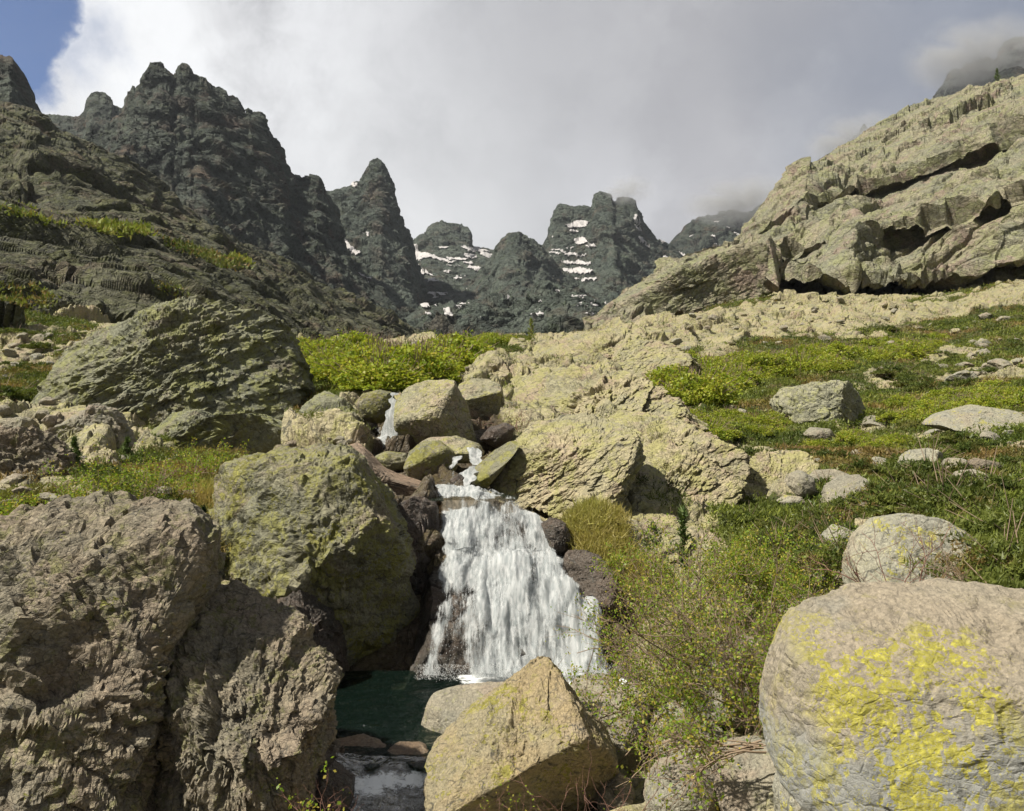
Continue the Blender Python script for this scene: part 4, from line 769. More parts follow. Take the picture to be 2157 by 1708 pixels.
B('boulder', 'grey boulder behind the bush, left of the yellow lichen boulder', 'boulder', [(1470, 1420), (1510, 1375), (1580, 1350), (1640, 1360), (1660, 1420), (1640, 1490), (1560, 1530), (1490, 1500)], 8.9, 0.6, M_grey, planes=[(-.3, -.6, .7, .45)], seed=113, sub=6, amp=.6)
B('boulder', 'small red brown stone wedged beside the triangular boulder', 'boulder', [(1255, 1690), (1270, 1650), (1310, 1635), (1335, 1660), (1325, 1710), (1285, 1730)], 7.9, 0.3, M_fore, seed=115, sub=5, amp=.8)
B('boulder', 'dark glistening rock right of the waterfall below dry grass', 'boulder', [(1185, 1200), (1195, 1165), (1230, 1160), (1270, 1180), (1300, 1220), (1310, 1270), (1285, 1290), (1235, 1270), (1200, 1240)], 12.2, 0.6, rock_mat('glistening_rock', [(0.13, 0.10, 0.085), (0.09, 0.075, 0.065)], ((0.12, 0.1, 0.05), 0.1), k=2.2, rough=0.35), planes=[(-.3, -.7, .6, .5)], seed=117, sub=6, rel=(.5, 1), amp=1.2)
B('boulder', 'black wet knob at the upper right rim of the waterfall', 'boulder', [(1140, 1105), (1160, 1090), (1190, 1100), (1205, 1135), (1190, 1165), (1160, 1160)], 12.9, 0.35, M_wetr, seed=119, sub=5, amp=1.2)

B('boulder', 'water worn brown ledge at the outlet of the pool, left half', 'boulder', [(650, 1610), (690, 1572), (760, 1562), (815, 1580), (835, 1610), (820, 1655), (740, 1675), (670, 1665)], 8.75, 0.45, M_brown, planes=[(0, -.35, .93, .42)], seed=121, sub=6, amp=.8)
B('boulder', 'smooth brown ledge at the outlet of the pool, right half', 'boulder', [(790, 1605), (830, 1580), (880, 1582), (925, 1605), (930, 1650), (860, 1668), (800, 1650)], 8.6, 0.45, M_brown, planes=[(0, -.35, .93, .42)], seed=122, sub=6, amp=.6)
B('boulder', 'dark wet stone where the left rock meets the outlet stream', 'boulder', [(650, 1650), (690, 1620), (740, 1650), (745, 1690), (720, 1740), (660, 1750)], 7.9, 0.4, M_wetr, seed=123, sub=6, amp=.9)
B('boulder', 'grey block between the big slab and the leafy alder bush', 'boulder', [(1735, 1130), (1760, 1105), (1800, 1120), (1795, 1160), (1750, 1170)], -13, 0.3, M_pale, seed=124, sub=5)
# rubble: three stone shapes copied about
def stone(seed, amp=1.0, mat=M_grey):
    S, F = ico(4); W = S * np.array([1.0, 0.85, 0.62])
    rg = np.random.default_rng(seed)
    for _ in range(7):
        nv = rg.normal(size=3); nv /= np.linalg.norm(nv); W -= nv * (np.maximum(W @ nv - 0.62, 0) * 0.95)[:, None]
    D = facets(W + seed, 0.5, seed, .3 * amp, .08 * amp, .05) + facets(W + seed, 0.2, seed + 2, .35 * amp, .1 * amp, .08)
    W = W + S * D[:, None]
    return W, F
STONES = []
for i in range(6):
    W_, F_ = stone(200 + i); me = mk('stone', W_, F_, [M_grey, M_bould, M_fore, M_grey, M_pale, M_moss][i]); STONES.append(me.data); bpy.data.objects.remove(me)
rg = np.random.default_rng(4)
def relabel(objs, base):
    if len(objs) < 4: return
    P3 = np.array([o.location[:] for o in objs]); x, y = proj(P3); sz = np.array([o.scale[0] for o in objs])
    r3 = lambda a: np.argsort(np.argsort(a)) * 3 // len(a)
    for o, i, j, k in zip(objs, r3(x), r3(y), r3(sz)):
        o['label'] = ' '.join([['smaller', '', 'larger'][k], base + ',', ['far', 'middle', 'near'][j], ['left', 'centre', 'right'][i]]).strip().replace('  ', ' ')
def strew(poly, n, px_size, name, label, cat, group, kinds=(0, 1, 3), sink=0.25, flat=0.75):
    xs = [p[0] for p in poly]; ys = [p[1] for p in poly]; k = 0; tries = 0; made = []
    while k < n and tries < n * 12:
        tries += 1
        x, y = rg.uniform(min(xs), max(xs)), rg.uniform(min(ys), max(ys))
        if not inpoly(np.array([x]), np.array([y]), poly)[0]: continue
        h = hit(x, y)
        if h is None or h.y > 140: continue
        s = rg.uniform(*px_size) * rg.uniform(0.6, 1.0) / FPX * h.y
        o = bpy.data.objects.new(name, STONES[int(rg.choice(kinds))]); sc.collection.objects.link(o)
        o.location = (h.x, h.y, h.z + s * flat * (0.35 - sink)); o.rotation_euler = (rg.uniform(-.4, .4), rg.uniform(-.4, .4), rg.uniform(0, 6.3))
        o.scale = (s, s * rg.uniform(.7, 1.1), s * rg.uniform(.6, 1.1) * flat / .75); tag(o, label, cat, group); k += 1; made.append(o)
    relabel(made, label)
strew([(0, 700), (130, 700), (200, 740), (60, 790), (0, 820)], 26, (7, 22), 'stone', 'grey stone in rubble left of the dome boulder', 'stone', 'rubble stones left of the dome boulder', (0, 2, 3, 4))
strew([(0, 840), (110, 820), (130, 900), (60, 1000), (150, 1060), (0, 1060)], 28, (14, 42), 'stone', 'angular stone on the left slope above the foreground rock', 'stone', 'broken stones on the left slope', (2, 3, 0))
strew([(1450, 640), (1600, 620), (1900, 625), (2000, 640), (1800, 690), (1600, 705), (1420, 700)], 34, (6, 18), 'stone', 'pale stone in the scree under the right cliff', 'stone', 'scree stones under the right cliff', (1, 4, 3))
strew([(2000, 740), (2157, 710), (2157, 800), (2000, 810), (1950, 780)], 16, (8, 24), 'stone', 'grey stone among junipers high at right edge', 'stone', 'stones high on the right edge', (0, 3, 4))
strew([(1380, 730), (1500, 735), (1650, 740), (1560, 765), (1380, 790)], 16, (6, 18), 'stone', 'sunlit stone between shrubs and slab ridge', 'stone', 'sunlit stones by the slab ridge', (1, 4))
strew([(650, 718), (1120, 715), (1120, 740), (900, 760), (700, 745)], 18, (7, 20), 'stone', 'stone lying on the flat above the falls', 'stone', 'stones on the grassy flat', (1, 3, 4))
strew([(1640, 940), (1900, 950), (2100, 1030), (1900, 1080), (1750, 1100)], 14, (7, 16), 'stone', 'stone showing through juniper on right slope', 'stone', 'stones among the right slope junipers', (4, 3))
strew([(1280, 1600), (1370, 1620), (1400, 1708), (1250, 1708)], 16, (10, 30), 'stone', 'shaded stone right of the triangular boulder', 'stone', 'small stones right of the triangular boulder', (0, 3, 2))
strew([(1290, 1420), (1480, 1430), (1500, 1520), (1300, 1500)], 16, (10, 26), 'stone', 'grey stone under bare branches by waterfall foot', 'stone', 'stones under the bare branches', (0, 3, 4))
strew([(560, 925), (760, 905), (800, 990), (700, 960)], 12, (8, 22), 'stone', 'brown stone between dome boulder and stream', 'stone', 'stones between dome boulder and stream', (2, 3))
strew([(900, 770), (1060, 765), (1080, 820), (1000, 800), (900, 800)], 16, (7, 20), 'stone', 'stone by the chute above the square block', 'stone', 'stones by the upper chute', (1, 3))
strew([(150, 960), (330, 960), (480, 1000), (420, 1080), (200, 1050)], 14, (10, 34), 'stone', 'dull stone among the bushes below the dome boulder', 'stone', 'stones among the bushes below the dome boulder', (0, 3, 2))
strew([(1400, 720), (1640, 715), (1900, 690), (2157, 650), (2157, 720), (1700, 740)], 20, (7, 24), 'stone', 'pale stone at the upper edge of the junipers', 'stone', 'stones at the upper edge of the junipers', (1, 4, 3))
strew([(1400, 860), (1650, 800), (1850, 790), (2157, 760), (2157, 1050), (1900, 1060), (1700, 960), (1450, 930)], 30, (16, 46), 'stone', 'flat rock bedded in the right slope', 'stone', 'flat rocks bedded in the right slope', (1, 3, 4), .45, .6)
strew([(1780, 830), (2157, 800), (2157, 960), (1900, 960)], 14, (6, 20), 'stone', 'grey stone in the green right slope', 'stone', 'stones in the green right slope', (0, 3, 4))
strew([(120, 1030), (330, 1050), (320, 1080), (100, 1065)], 8, (10, 34), 'stone', 'grey stone behind the left foreground rock', 'stone', 'stones behind the left foreground rock', (0, 3, 4))


# ------------------------------------------------------------------ water
def water_mat(name, tint, gloss=0.9, bumpk=3.0, foamy=False):
    m, t, out = new_mat(name)
    co = t.new('ShaderNodeNewGeometry').outputs['Position']
    tr = t.new('ShaderNodeBsdfTransparent'); tr.inputs[0].default_value = (*tint, 1)
    df = t.new('ShaderNodeBsdfDiffuse'); df.inputs[0].default_value = (tint[0] * .06, tint[1] * .10, tint[2] * .09, 1)
    gl = t.new('ShaderNodeBsdfGlossy'); gl.inputs['Roughness'].default_value = 0.06
    b = t.new('ShaderNodeBump'); b.inputs['Strength'].default_value = 0.9; b.inputs['Distance'].default_value = 0.10
    t.put(b.inputs['Height'], t.math('ADD', t.noise(t.scale(co, (1, 1.6, 1)), bumpk, 4, 0.6, 0.8), t.math('MULTIPLY', t.noise(co, bumpk * 5, 3, 0.6), 0.25)))
    t.l.new(b.outputs[0], gl.inputs['Normal'])
    fr = t.new('ShaderNodeFresnel'); fr.inputs['IOR'].default_value = 1.33; t.l.new(b.outputs[0], fr.inputs['Normal'])
    a = t.new('ShaderNodeMixShader'); a.inputs[0].default_value = 0.25; t.l.new(tr.outputs[0], a.inputs[1]); t.l.new(df.outputs[0], a.inputs[2])
    x = t.new('ShaderNodeMixShader'); t.put(x.inputs[0], t.math('MULTIPLY', fr.outputs[0], gloss)); t.l.new(a.outputs[0], x.inputs[1]); t.l.new(gl.outputs[0], x.inputs[2])
    if foamy:
        w = t.new('ShaderNodeBsdfDiffuse'); w.inputs[0].default_value = (0.8, 0.82, 0.83, 1)
        f = t.ramp(t.math('ADD', t.attr('foam'), t.math('MULTIPLY', t.math('SUBTRACT', t.noise(co, 13, 9, 0.85, 0.6), 0.5), 2.6)), 0.42, 0.8)
        y = t.new('ShaderNodeMixShader'); t.put(y.inputs[0], t.math('MULTIPLY', f, 0.9)); t.l.new(x.outputs[0], y.inputs[1]); t.l.new(w.outputs[0], y.inputs[2]); x = y
    t.l.new(x.outputs[0], out.inputs[0]); return m
M_pool = water_mat('dark_clear_pool', (0.18, 0.25, 0.21), bumpk=3.2, foamy=True)
M_stream = water_mat('brown_stream_water', (0.60, 0.50, 0.38), gloss=0.55, bumpk=5, foamy=True)
def fall_mat():
    m, t, out = new_mat('white_water')
    fl = t.attr('flow', 'Vector'); sep = t.new('ShaderNodeSeparateXYZ'); t.l.new(fl, sep.inputs[0])
    u, v = sep.outputs[0], sep.outputs[1]
    def st(ku, kv, det=5, r=0.65):
        c = t.new('ShaderNodeCombineXYZ'); t.put(c.inputs[0], t.math('MULTIPLY', u, ku)); t.put(c.inputs[1], t.math('MULTIPLY', v, kv)); t.put(c.inputs[2], sep.outputs[2])
        return t.noise(c.outputs[0], 1.0, det, r, 0.35)
    n = t.math('ADD', t.math('MULTIPLY', st(2.6, 1.0), 0.30), t.math('ADD', t.math('MULTIPLY', st(9, 5.5, 8, 0.8), 0.28), t.math('ADD', t.math('MULTIPLY', st(24, 3.0), 0.27), t.math('MULTIPLY', st(70, 10.0, 4), 0.15))))
    a = t.ramp(t.math('ADD', n, t.math('MULTIPLY', t.math('SUBTRACT', t.attr('cover'), 0.5), 0.42)), 0.465, 0.60)
    df = t.new('ShaderNodeBsdfDiffuse'); t.put(df.inputs[0], t.mix(t.ramp(st(26, 6), 0.3, 0.7), (0.30, 0.33, 0.34), (0.66, 0.67, 0.68)))
    tl = t.new('ShaderNodeBsdfTranslucent'); tl.inputs[0].default_value = (0.55, 0.58, 0.60, 1)
    mx = t.new('ShaderNodeMixShader'); mx.inputs[0].default_value = 0.4; t.l.new(df.outputs[0], mx.inputs[1]); t.l.new(tl.outputs[0], mx.inputs[2])
    tp = t.new('ShaderNodeBsdfTransparent')
    y = t.new('ShaderNodeMixShader'); t.put(y.inputs[0], t.math('MULTIPLY', a, 0.93)); t.l.new(tp.outputs[0], y.inputs[1]); t.l.new(mx.outputs[0], y.inputs[2])
    t.l.new(y.outputs[0], out.inputs[0]); return m
M_white = fall_mat()
def sheet(name, rows, nu, nv, off=0.0, seed=0, cover=0.6, relief=0.05, edge=0.07, mat=None, low=0.0, foam=0.5):
    """rows: (px left, px right, py, metres) from the lip downward"""
    a = np.array(rows, float); tt = np.linspace(0, len(a) - 1, nv); L, Rr, Y_, D_ = [np.interp(tt, range(len(a)), a[:, i]) for i in range(4)]
    u = np.linspace(0, 1, nu); G = np.zeros((nv, nu, 3)); 
    wig = fbm(np.stack([tt * 2.3, tt * 0, tt * 0 + seed], 1), 3, seed) * 12; wig2 = fbm(np.stack([tt * 2.3, tt * 0 + 9, tt * 0 + seed], 1), 3, seed + 1) * 12
    px = (L + wig)[:, None] * (1 - u) + (Rr + wig2)[:, None] * u
    d = D_[:, None] + 0 * px; G = np.stack([(px - CX) / FPX * d, d, CZ + (CY - Y_[:, None]) / FPX * d], -1)
    N = grid_normals(G); N *= np.where(N[..., 1:2] > 0, -1, 1)
    wid = np.abs(G[:, -1, 0] - G[:, 0, 0]).mean(); vlen = np.concatenate([[0], np.cumsum(np.linalg.norm(np.diff(G[:, nu // 2], axis=0), axis=1))])
    U = (G[..., 0]).ravel(); Vv = np.repeat(vlen, nu)
    f = np.stack([U, Vv, np.full(len(U), seed * 3.7)], 1)
    rel = fbm(f * np.array([7, 1.6, 1]), 4, seed + 3) * relief + fbm(f * np.array([2.2, 0.9, 1]), 2, seed + 4) * relief * 1.6
    V = G.reshape(-1, 3) + N.reshape(-1, 3) * (off + rel)[:, None]
    e = np.minimum(np.tile(u, nv), 1 - np.tile(u, nv)) / edge
    c = cover - 0.9 * np.clip(1 - e, 0, 1) ** 1.5 + 0.75 * fbm(f * np.array([2.6, 0.8, 1]), 3, seed + 8) - low * np.repeat(np.clip(tt / (len(a) - 1) - .55, 0, 1), nu)
    o = mk(name, V, quads(nv, nu), mat or M_white, smooth=True, uv=f, attrs={'cover': c, 'foam': np.full(len(U), foam) if foam != 'outlet' else (lambda q: 0.86 * np.exp(-((q[1] - 1655 + (q[0] - 800) * .10 + 22 * fbm(V * 3.2, 3, 9)) / 21) ** 2) * np.clip((q[0] - 700) / 60, 0, 1) + .05 + .25 * fbm(V * np.array([5., 2, 2]), 3, 4))(proj(V))}); o['kind'] = 'structure'
    return o
FALL = [(920, 985, 1036, 14.5), (918, 1030, 1046, 14.3), (918, 1085, 1064, 14.0), (925, 1145, 1098, 13.4), (915, 1180, 1140, 13.05), (925, 1186, 1182, 12.75), (908, 1212, 1218, 12.25), (912, 1250, 1262, 11.9), (900, 1275, 1305, 11.62), (890, 1292, 1370, 11.3), (872, 1304, 1436, 11.0)]
sheet('waterfall', FALL, 150, 240, 0.10, 1, 0.74, 0.05, low=.35)
sheet('waterfall', [(l + 10, r - 12, y, d) for l, r, y, d in FALL], 150, 240, 0.19, 2, 0.56, 0.07, low=.3)
sheet('waterfall', [(l + 30, r - 30, y, d) for l, r, y, d in FALL[2:]], 130, 220, 0.27, 3, 0.36, 0.09)
# the stepped wet bed the water runs over
a_ = np.array([(l - 30, r + 30, y, d) for l, r, y, d in FALL], float); tt = np.linspace(0, len(a_) - 1, 200)
L, Rr, Y_, D_ = [np.interp(tt, range(len(a_)), a_[:, i]) for i in range(4)]
u = np.linspace(0, 1, 200); pxs = L[:, None] * (1 - u) + Rr[:, None] * u; d_ = D_[:, None] + 0 * pxs
Gb = np.stack([(pxs - CX) / FPX * d_, d_, CZ + (CY - Y_[:, None]) / FPX * d_], -1); Nb = grid_normals(Gb); Nb *= np.where(Nb[..., 1:2] > 0, -1, 1)
vb = Gb.reshape(-1, 3); Db = facets(vb, 0.7, 301, .4, .2, .15) + facets(vb, 0.25, 302, .4, .2, .15) - 0.06 - 0.4 * np.tile(np.clip(np.abs(u - .5) * 2 - .85, 0, 1) / .15, 200)
bed = mk('waterfall_bed', vb + Nb.reshape(-1, 3) * Db[:, None], quads(200, 200), M_wetr); bed['kind'] = 'structure'
sheet('small_waterfall', [(822, 833, 830, 19.3), (819, 834, 850, 19.1), (816, 834, 880, 18.8), (810, 836, 925, 18.6)], 16, 60, 0.05, 6, 1.7, 0.03, 0.2)
sheet('small_waterfall', [(822, 834, 840, 19.3), (817, 834, 870, 19.2), (806, 840, 928, 18.8)], 20, 60, 0.05, 7, 0.45, 0.05, 0.4)
sheet('water_chute', [(1120, 1150, 925, 17.6), (1060, 1090, 962, 16.6), (1000, 1035, 990, 15.6), (970, 1003, 1012, 15.0), (956, 990, 1040, 14.5)][2:], 24, 50, 0.12, 9, 1.4, 0.04, 0.2)
sheet('water_chute', [(985, 1010, 955, 17), (988, 1018, 975, 16.2), (990, 1020, 995, 15.5)], 24, 40, 0.15, 14, 1.1, 0.04, 0.25)
sheet('water_chute', [(950, 975, 965, 16.0), (944, 962, 990, 15.3), (944, 956, 1010, 14.9), (940, 962, 1038, 14.5)], 16, 50, 0.05, 10, 0.7, 0.03, 0.3)
sheet('water_chute', [(948, 965, 775, 31), (940, 960, 785, 29.5), (935, 952, 800, 28)], 16, 30, 0.25, 11, 0.9, 0.05, 0.3)
# splash dome at the foot of the small fall
S_, F_ = ico(5); Wd = S_ * np.array([0.42, 0.3, 0.34]); Wd[:, 2] = np.maximum(Wd[:, 2], -0.05); c_ = P(821, 948, 18.6)
Wd = Wd * (1 + 0.25 * fbm(S_ * 5, 4, 3))[:, None] + c_
o = mk('splash', Wd, F_, M_white, smooth=True, uv=np.stack([np.arctan2(S_[:, 1], S_[:, 0]) * .35, S_[:, 2] * .5, S_[:, 2] * 0 + 5], 1), attrs={'cover': 0.5 + 0.9 * np.clip(S_[:, 2], 0, 1)}); o['kind'] = 'structure'
def flat_water(name, poly, z, step, mat, foamf=None, seed=0, zf=None):
    pp = np.array([[(x - CX) / FPX * (CZ - z) * FPX / (y - CY), (CZ - z) * FPX / (y - CY)] for x, y in poly])
    xs = np.arange(pp[:, 0].min(), pp[:, 0].max(), step); ys = np.arange(pp[:, 1].min(), pp[:, 1].max(), step)
    X, Y = np.meshgrid(xs, ys); ok = inpoly(X, Y, [tuple(p) for p in pp]).ravel()
    v = np.stack([X.ravel(), Y.ravel(), X.ravel() * 0 + z], 1); v[:, 2] += fbm(v * np.array([3, 4, 1]), 3, seed) * 0.02
    q = quads(len(ys), len(xs)); q = q[ok[q].all(1)]; uq, inv = np.unique(q, return_inverse=True); v = v[uq]
    x, y = proj(v)
    o = mk(name, v, inv.reshape(q.shape), mat, smooth=True, attrs={'foam': foamf(x, y, v) if foamf else np.zeros(len(v))}); o['kind'] = 'structure'
def pf(x, y, v):
    f = np.clip(1.25 - (y - 1424) / 34.0, 0, 1.4) * np.clip((x - 930) / 60, 0, 1) + np.clip(1 - np.hypot((x - 1120) / 170, (y - 1445) / 30), 0, 1) * .9
    return f * (0.8 + 0.5 * fbm(v * 2.5, 3, 8)) + 0.24 * fbm(v * 1.5, 3, 5)
flat_water('pool', [(600, 1470), (640, 1420), (720, 1412), (900, 1412), (1340, 1412), (1360, 1470), (1250, 1560), (1020, 1600), (930, 1606), (890, 1625), (830, 1600), (780, 1622), (730, 1596), (640, 1625)], 0.0, 0.03, M_pool, pf)
flat_water('pool', [(860, 1048), (900, 1036), (1000, 1030), (1090, 1045), (1090, 1052), (1000, 1054), (905, 1054)], 2.16, 0.04, M_stream, lambda x, y, v: 0.05 + 0 * x)
sheet('stream', [(660, 930, 1598, 8.52), (655, 940, 1618, 8.42), (650, 950, 1640, 8.25), (640, 955, 1665, 8.1), (630, 960, 1710, 7.75), (600, 980, 1800, 7.0), (560, 1020, 2100, 5.4)], 160, 260, 0.05, 20, 0.2, 0.03, 0.1, M_stream, foam='outlet')
# spray drops
rs = np.random.default_rng(9)
def drops(n, rows, spread, size, seed):
    a = np.array(rows, float); r = np.random.default_rng(seed); t_ = r.uniform(0, len(a) - 1, n); u = r.uniform(-0.03, 1.03, n)
    L, Rr, Y_, D_ = [np.interp(t_, range(len(a)), a[:, i]) for i in range(4)]
    px = L * (1 - u) + Rr * u + r.normal(0, 4, n); d = D_ - np.abs(r.normal(0.15, spread, n))
    c = np.stack([(px - CX) / FPX * d, d, CZ + (CY - Y_) / FPX * d], 1); s = r.uniform(.3, 1, n)[:, None] * size
    k = np.array([[-.35, 0, 0], [.35, 0, 0], [0, .35, 0], [0, 0, 2.2]]); v = (c[:, None] + k[None] * s[:, None]).reshape(-1, 3)
    b = np.arange(n)[:, None, None] * 4; f = (b + np.array([[0, 1, 3], [1, 2, 3], [2, 0, 3], [0, 2, 1]])[None]).reshape(-1, 3); return v, f
dm, dt, dout = new_mat('spray_drops'); dsh = dt.new('ShaderNodeBsdfDiffuse'); dsh.inputs[0].default_value = (0.85, 0.87, 0.88, 1); dt.l.new(dsh.outputs[0], dout.inputs[0])
vv, ff = drops(5000, [(l + 30, r - 20, y, d) for l, r, y, d in FALL[2:]], 0.12, 0.009, 1); v2, f2 = drops(3500, [(890, 1300, 1400, 10.95), (890, 1300, 1432, 10.85)], 0.15, 0.009, 2); v3, f3 = drops(700, [(800, 842, 900, 18.8), (795, 850, 950, 18.6)], .1, 0.014, 3)
o = mk('spray', np.concatenate([vv, v2, v3]), np.concatenate([ff, f2 + len(vv), f3 + len(vv) + len(v2)]), dm); tag(o, 'white spray drops flying off the face and foot of the waterfalls', kind='stuff')

# ------------------------------------------------------------------ plants
def unit(v): return v / (np.linalg.norm(v, axis=-1, keepdims=True) + 1e-9)
def leaves(C, size, r, aspect=0.6, up=None, droop=0.0):
    n = len(C); a = unit(r.normal(size=(n, 3))); b = unit(np.cross(a, r.normal(size=(n, 3))))
    if up is not None: a = unit(a * up + np.array([0, 0, 1.0]) * (1 - up)); b = unit(np.cross(a, r.normal(size=(n, 3))))
    s = (size * r.uniform(.6, 1.25, n))[:, None]; w = s * aspect * 0.5
    v = np.stack([C, C + a * s * .55 + b * w, C + a * s, C + a * s * .45 - b * w], 1).reshape(-1, 3)
    return v, np.arange(4 * n).reshape(n, 4)
def blades(C, ln, r, width=0.08, lean=0.5, bias=(0, 0, 0)):
    n = len(C); a = unit(r.normal(size=(n, 3)) * lean + np.array([0, 0, 1.0]) + np.array(bias)); b = unit(np.cross(a, r.normal(size=(n, 3))))
    s = (ln * r.uniform(.5, 1.2, n))[:, None]
    v = np.stack([C - b * s * width, C + b * s * width, C + a * s], 1).reshape(-1, 3); return v, np.arange(3 * n).reshape(n, 3)
def tubes(paths, radii, sides=3):
    vs, fs, o = [], [], 0
    for p, rd in zip(paths, radii):
        p = np.asarray(p); n = len(p); t_ = unit(np.gradient(p, axis=0)); a = unit(np.cross(t_, (0.31, 0.2, 0.93))); b = np.cross(t_, a)
        an = np.arange(sides) * 2 * math.pi / sides; rd = np.asarray(rd).reshape(-1, 1, 1) if np.ndim(rd) else np.linspace(rd, rd * .35, n).reshape(-1, 1, 1)
        ring = p[:, None] + rd * (a[:, None] * np.cos(an)[None, :, None] + b[:, None] * np.sin(an)[None, :, None]); vs.append(ring.reshape(-1, 3))
        i = np.arange(n - 1)[:, None] * sides + np.arange(sides)[None]; j = np.arange(n - 1)[:, None] * sides + (np.arange(sides)[None] + 1) % sides
        fs.append(np.stack([i, j, j + sides, i + sides], -1).reshape(-1, 4) + o); o += n * sides
    return np.concatenate(vs), np.concatenate(fs)
def bush_paths(r, n_stems, length, spread, bias, base_r=0.15, subs=7, twigs=4, curl=0.25, rad=0.014, droop=0.05):
    P_, Rd, tips = [], [], []
    def grow(p, dirn, ln, rd, depth):
        k = 7 if depth == 0 else (5 if depth == 1 else 4); pts = [p]; dv = dirn
        for i in range(k):
            dv = unit(dv + r.normal(size=3) * curl * (0.6 if depth == 0 else 1) + np.array([0, 0, -droop if depth == 0 else 0.06])); pts.append(pts[-1] + dv * ln / k)
        P_.append(np.array(pts)); Rd.append(rd)
        if depth == 2:
            for q in pts[1:]: tips.append(q)
            return
        m = subs if depth == 0 else twigs
        for _ in range(m):
            f = r.uniform(0.25, 1.0); i = min(int(f * k), k - 1); q = pts[i] + (pts[i + 1] - pts[i]) * (f * k - i)
            nd = unit(unit(pts[i + 1] - pts[i]) + r.normal(size=3) * 0.75 + np.array([0, 0, .25])); grow(q, nd, ln * r.uniform(.28, .5), rd * .5, depth + 1)
    for _ in range(n_stems):
        dv = unit(np.array([r.normal() * spread, r.normal() * spread, 1.0]) + np.array(bias)); grow(np.array([r.normal() * base_r, r.normal() * base_r, -0.05]), dv, length * r.uniform(.6, 1.1), rad * r.uniform(.6, 1.1), 0)
    return P_, Rd, np.array(tips)
def bush(name, label, cat, loc, seed, n_stems, length, spread=0.7, bias=(0, 0, 0), leaf=0.035, nleaf=6000, mat=None, bark=None, group=None, **kw):
    r = np.random.default_rng(seed); p, rd, tips = bush_paths(r, n_stems, length, spread, bias, **kw)
    root = empty(name, loc); tag(root, label, cat, group)
    v, f = tubes(p, rd); mk('branches', v, f, bark or M_bark, root, smooth=True)
    if nleaf:
        c = tips[r.integers(0, len(tips), nleaf)] + r.normal(size=(nleaf, 3)) * leaf * 0.9
        keep = fbm(c / (length * .22), 3, seed) > -0.25; c = c[keep]
        v, f = leaves(c, leaf, r, 0.72); t1 = np.repeat(np.clip(r.uniform(0, 1, len(c)) * .5 + .5 * (fbm(c / (length * .3), 2, seed + 5) + .5), 0, 1), 4); t2 = np.repeat(r.uniform(0, 1, len(c)), 4)
        mk('leaves', v, f, mat or M_alder_near, root, attrs={'tint': t1, 'tint2': t2})
    return root
def copy_tree(o, parent=None):
    c = o.copy(); sc.collection.objects.link(c)
    if parent: c.parent = parent
    for ch in list(o.children): copy_tree(ch, c)
    return c
# bright shrubs: four domed prototypes, copied with their parts
def dome_shrub(seed, mat, n=3800, leaf=0.075):
    r = np.random.default_rng(seed); root = empty('alder_shrub', (0, 0, 0))
    ps = []
    for _ in range(46):
        a = r.uniform(0, 6.28); e = r.uniform(.25, 1.4); dv = np.array([math.cos(a) * math.cos(e), math.sin(a) * math.cos(e), math.sin(e) * .8]); k = np.linspace(0, 1, 6)[:, None]
        ps.append(k * dv * r.uniform(.8, 1.05) + np.array([0, 0, 1]) * (k * k) * .12 + r.normal(size=(6, 3)) * .02)
    v, f = tubes(ps, [0.014] * len(ps)); mk('branches', v, f, M_bark, root, smooth=True)
    c = unit(r.normal(size=(n * 3, 3))); c[:, 2] = np.abs(c[:, 2]); c *= (r.uniform(0.45, 1, len(c)) ** .5)[:, None] * (0.85 + .3 * fbm(c * 2.4, 3, seed))[:, None]
    c = c * np.array([1, 1, .8]); c = c[fbm(c * 4.5, 3, seed + 3) > -0.08][:n]
    v, f = leaves(c, leaf, r, 0.8); mk('leaves', v, f, mat, root, attrs={'tint': np.repeat(np.clip(.45 + .7 * fbm(c * 3, 2, seed + 1) + r.normal(0, .15, len(c)), 0, 1), 4), 'tint2': np.repeat(r.uniform(0, .8, len(c)), 4)})
    return root
protos = [dome_shrub(400 + i, M_alder) for i in range(4)]; used = [0] * 4
rg = np.random.default_rng(12)
def shrubs(poly, n, size, label, group, zs=(0.6, 1.0)):
    xs = [p[0] for p in poly]; ys = [p[1] for p in poly]; k = 0; tries = 0; made = []
    while k < n and tries < n * 20:
        tries += 1; x, y = rg.uniform(min(xs), max(xs)), rg.uniform(min(ys), max(ys))
        if not inpoly(np.array([x]), np.array([y]), poly)[0]: continue
        h = hit(x, y)
        if h is None or h.y > 140: continue
        i = int(rg.integers(0, 4)); o = protos[i] if not used[i] else copy_tree(protos[i]); used[i] = 1
        s = rg.uniform(*size); o.location = (h.x, h.y, h.z - .1 * s); o.rotation_euler = (0, 0, rg.uniform(0, 6.3)); o.scale = (s, s, s * rg.uniform(*zs)); tag(o, label, 'shrub', group); k += 1; made.append(o)
    relabel(made, label)
shrubs([(645, 730), (760, 728), (850, 748), (985, 740), (975, 765), (905, 795), (840, 800), (740, 800), (690, 780), (650, 760)], 46, (1.0, 2.1), 'yellow green alder shrub on the flat above the small fall', 'alder shrubs on the flat above the falls')
shrubs([(720, 790), (900, 770), (905, 800), (830, 812), (740, 812)], 9, (1.2, 1.9), 'olive shrub right behind the small upper fall', 'olive shrubs behind the upper fall')
shrubs([(1395, 800), (1440, 768), (1600, 756), (1800, 735), (1930, 708), (2000, 715), (1900, 765), (1700, 790), (1600, 800), (1480, 845), (1400, 845)], 85, (0.9, 1.9), 'bright green alder shrub in the big right thicket', 'alder shrubs in the right thicket')
shrubs([(1420, 895), (1480, 870), (1640, 885), (1660, 925), (1500, 935)], 26, (0.45, 0.9), 'yellow green shrub below the white boulder', 'alder shrubs below the white boulder')
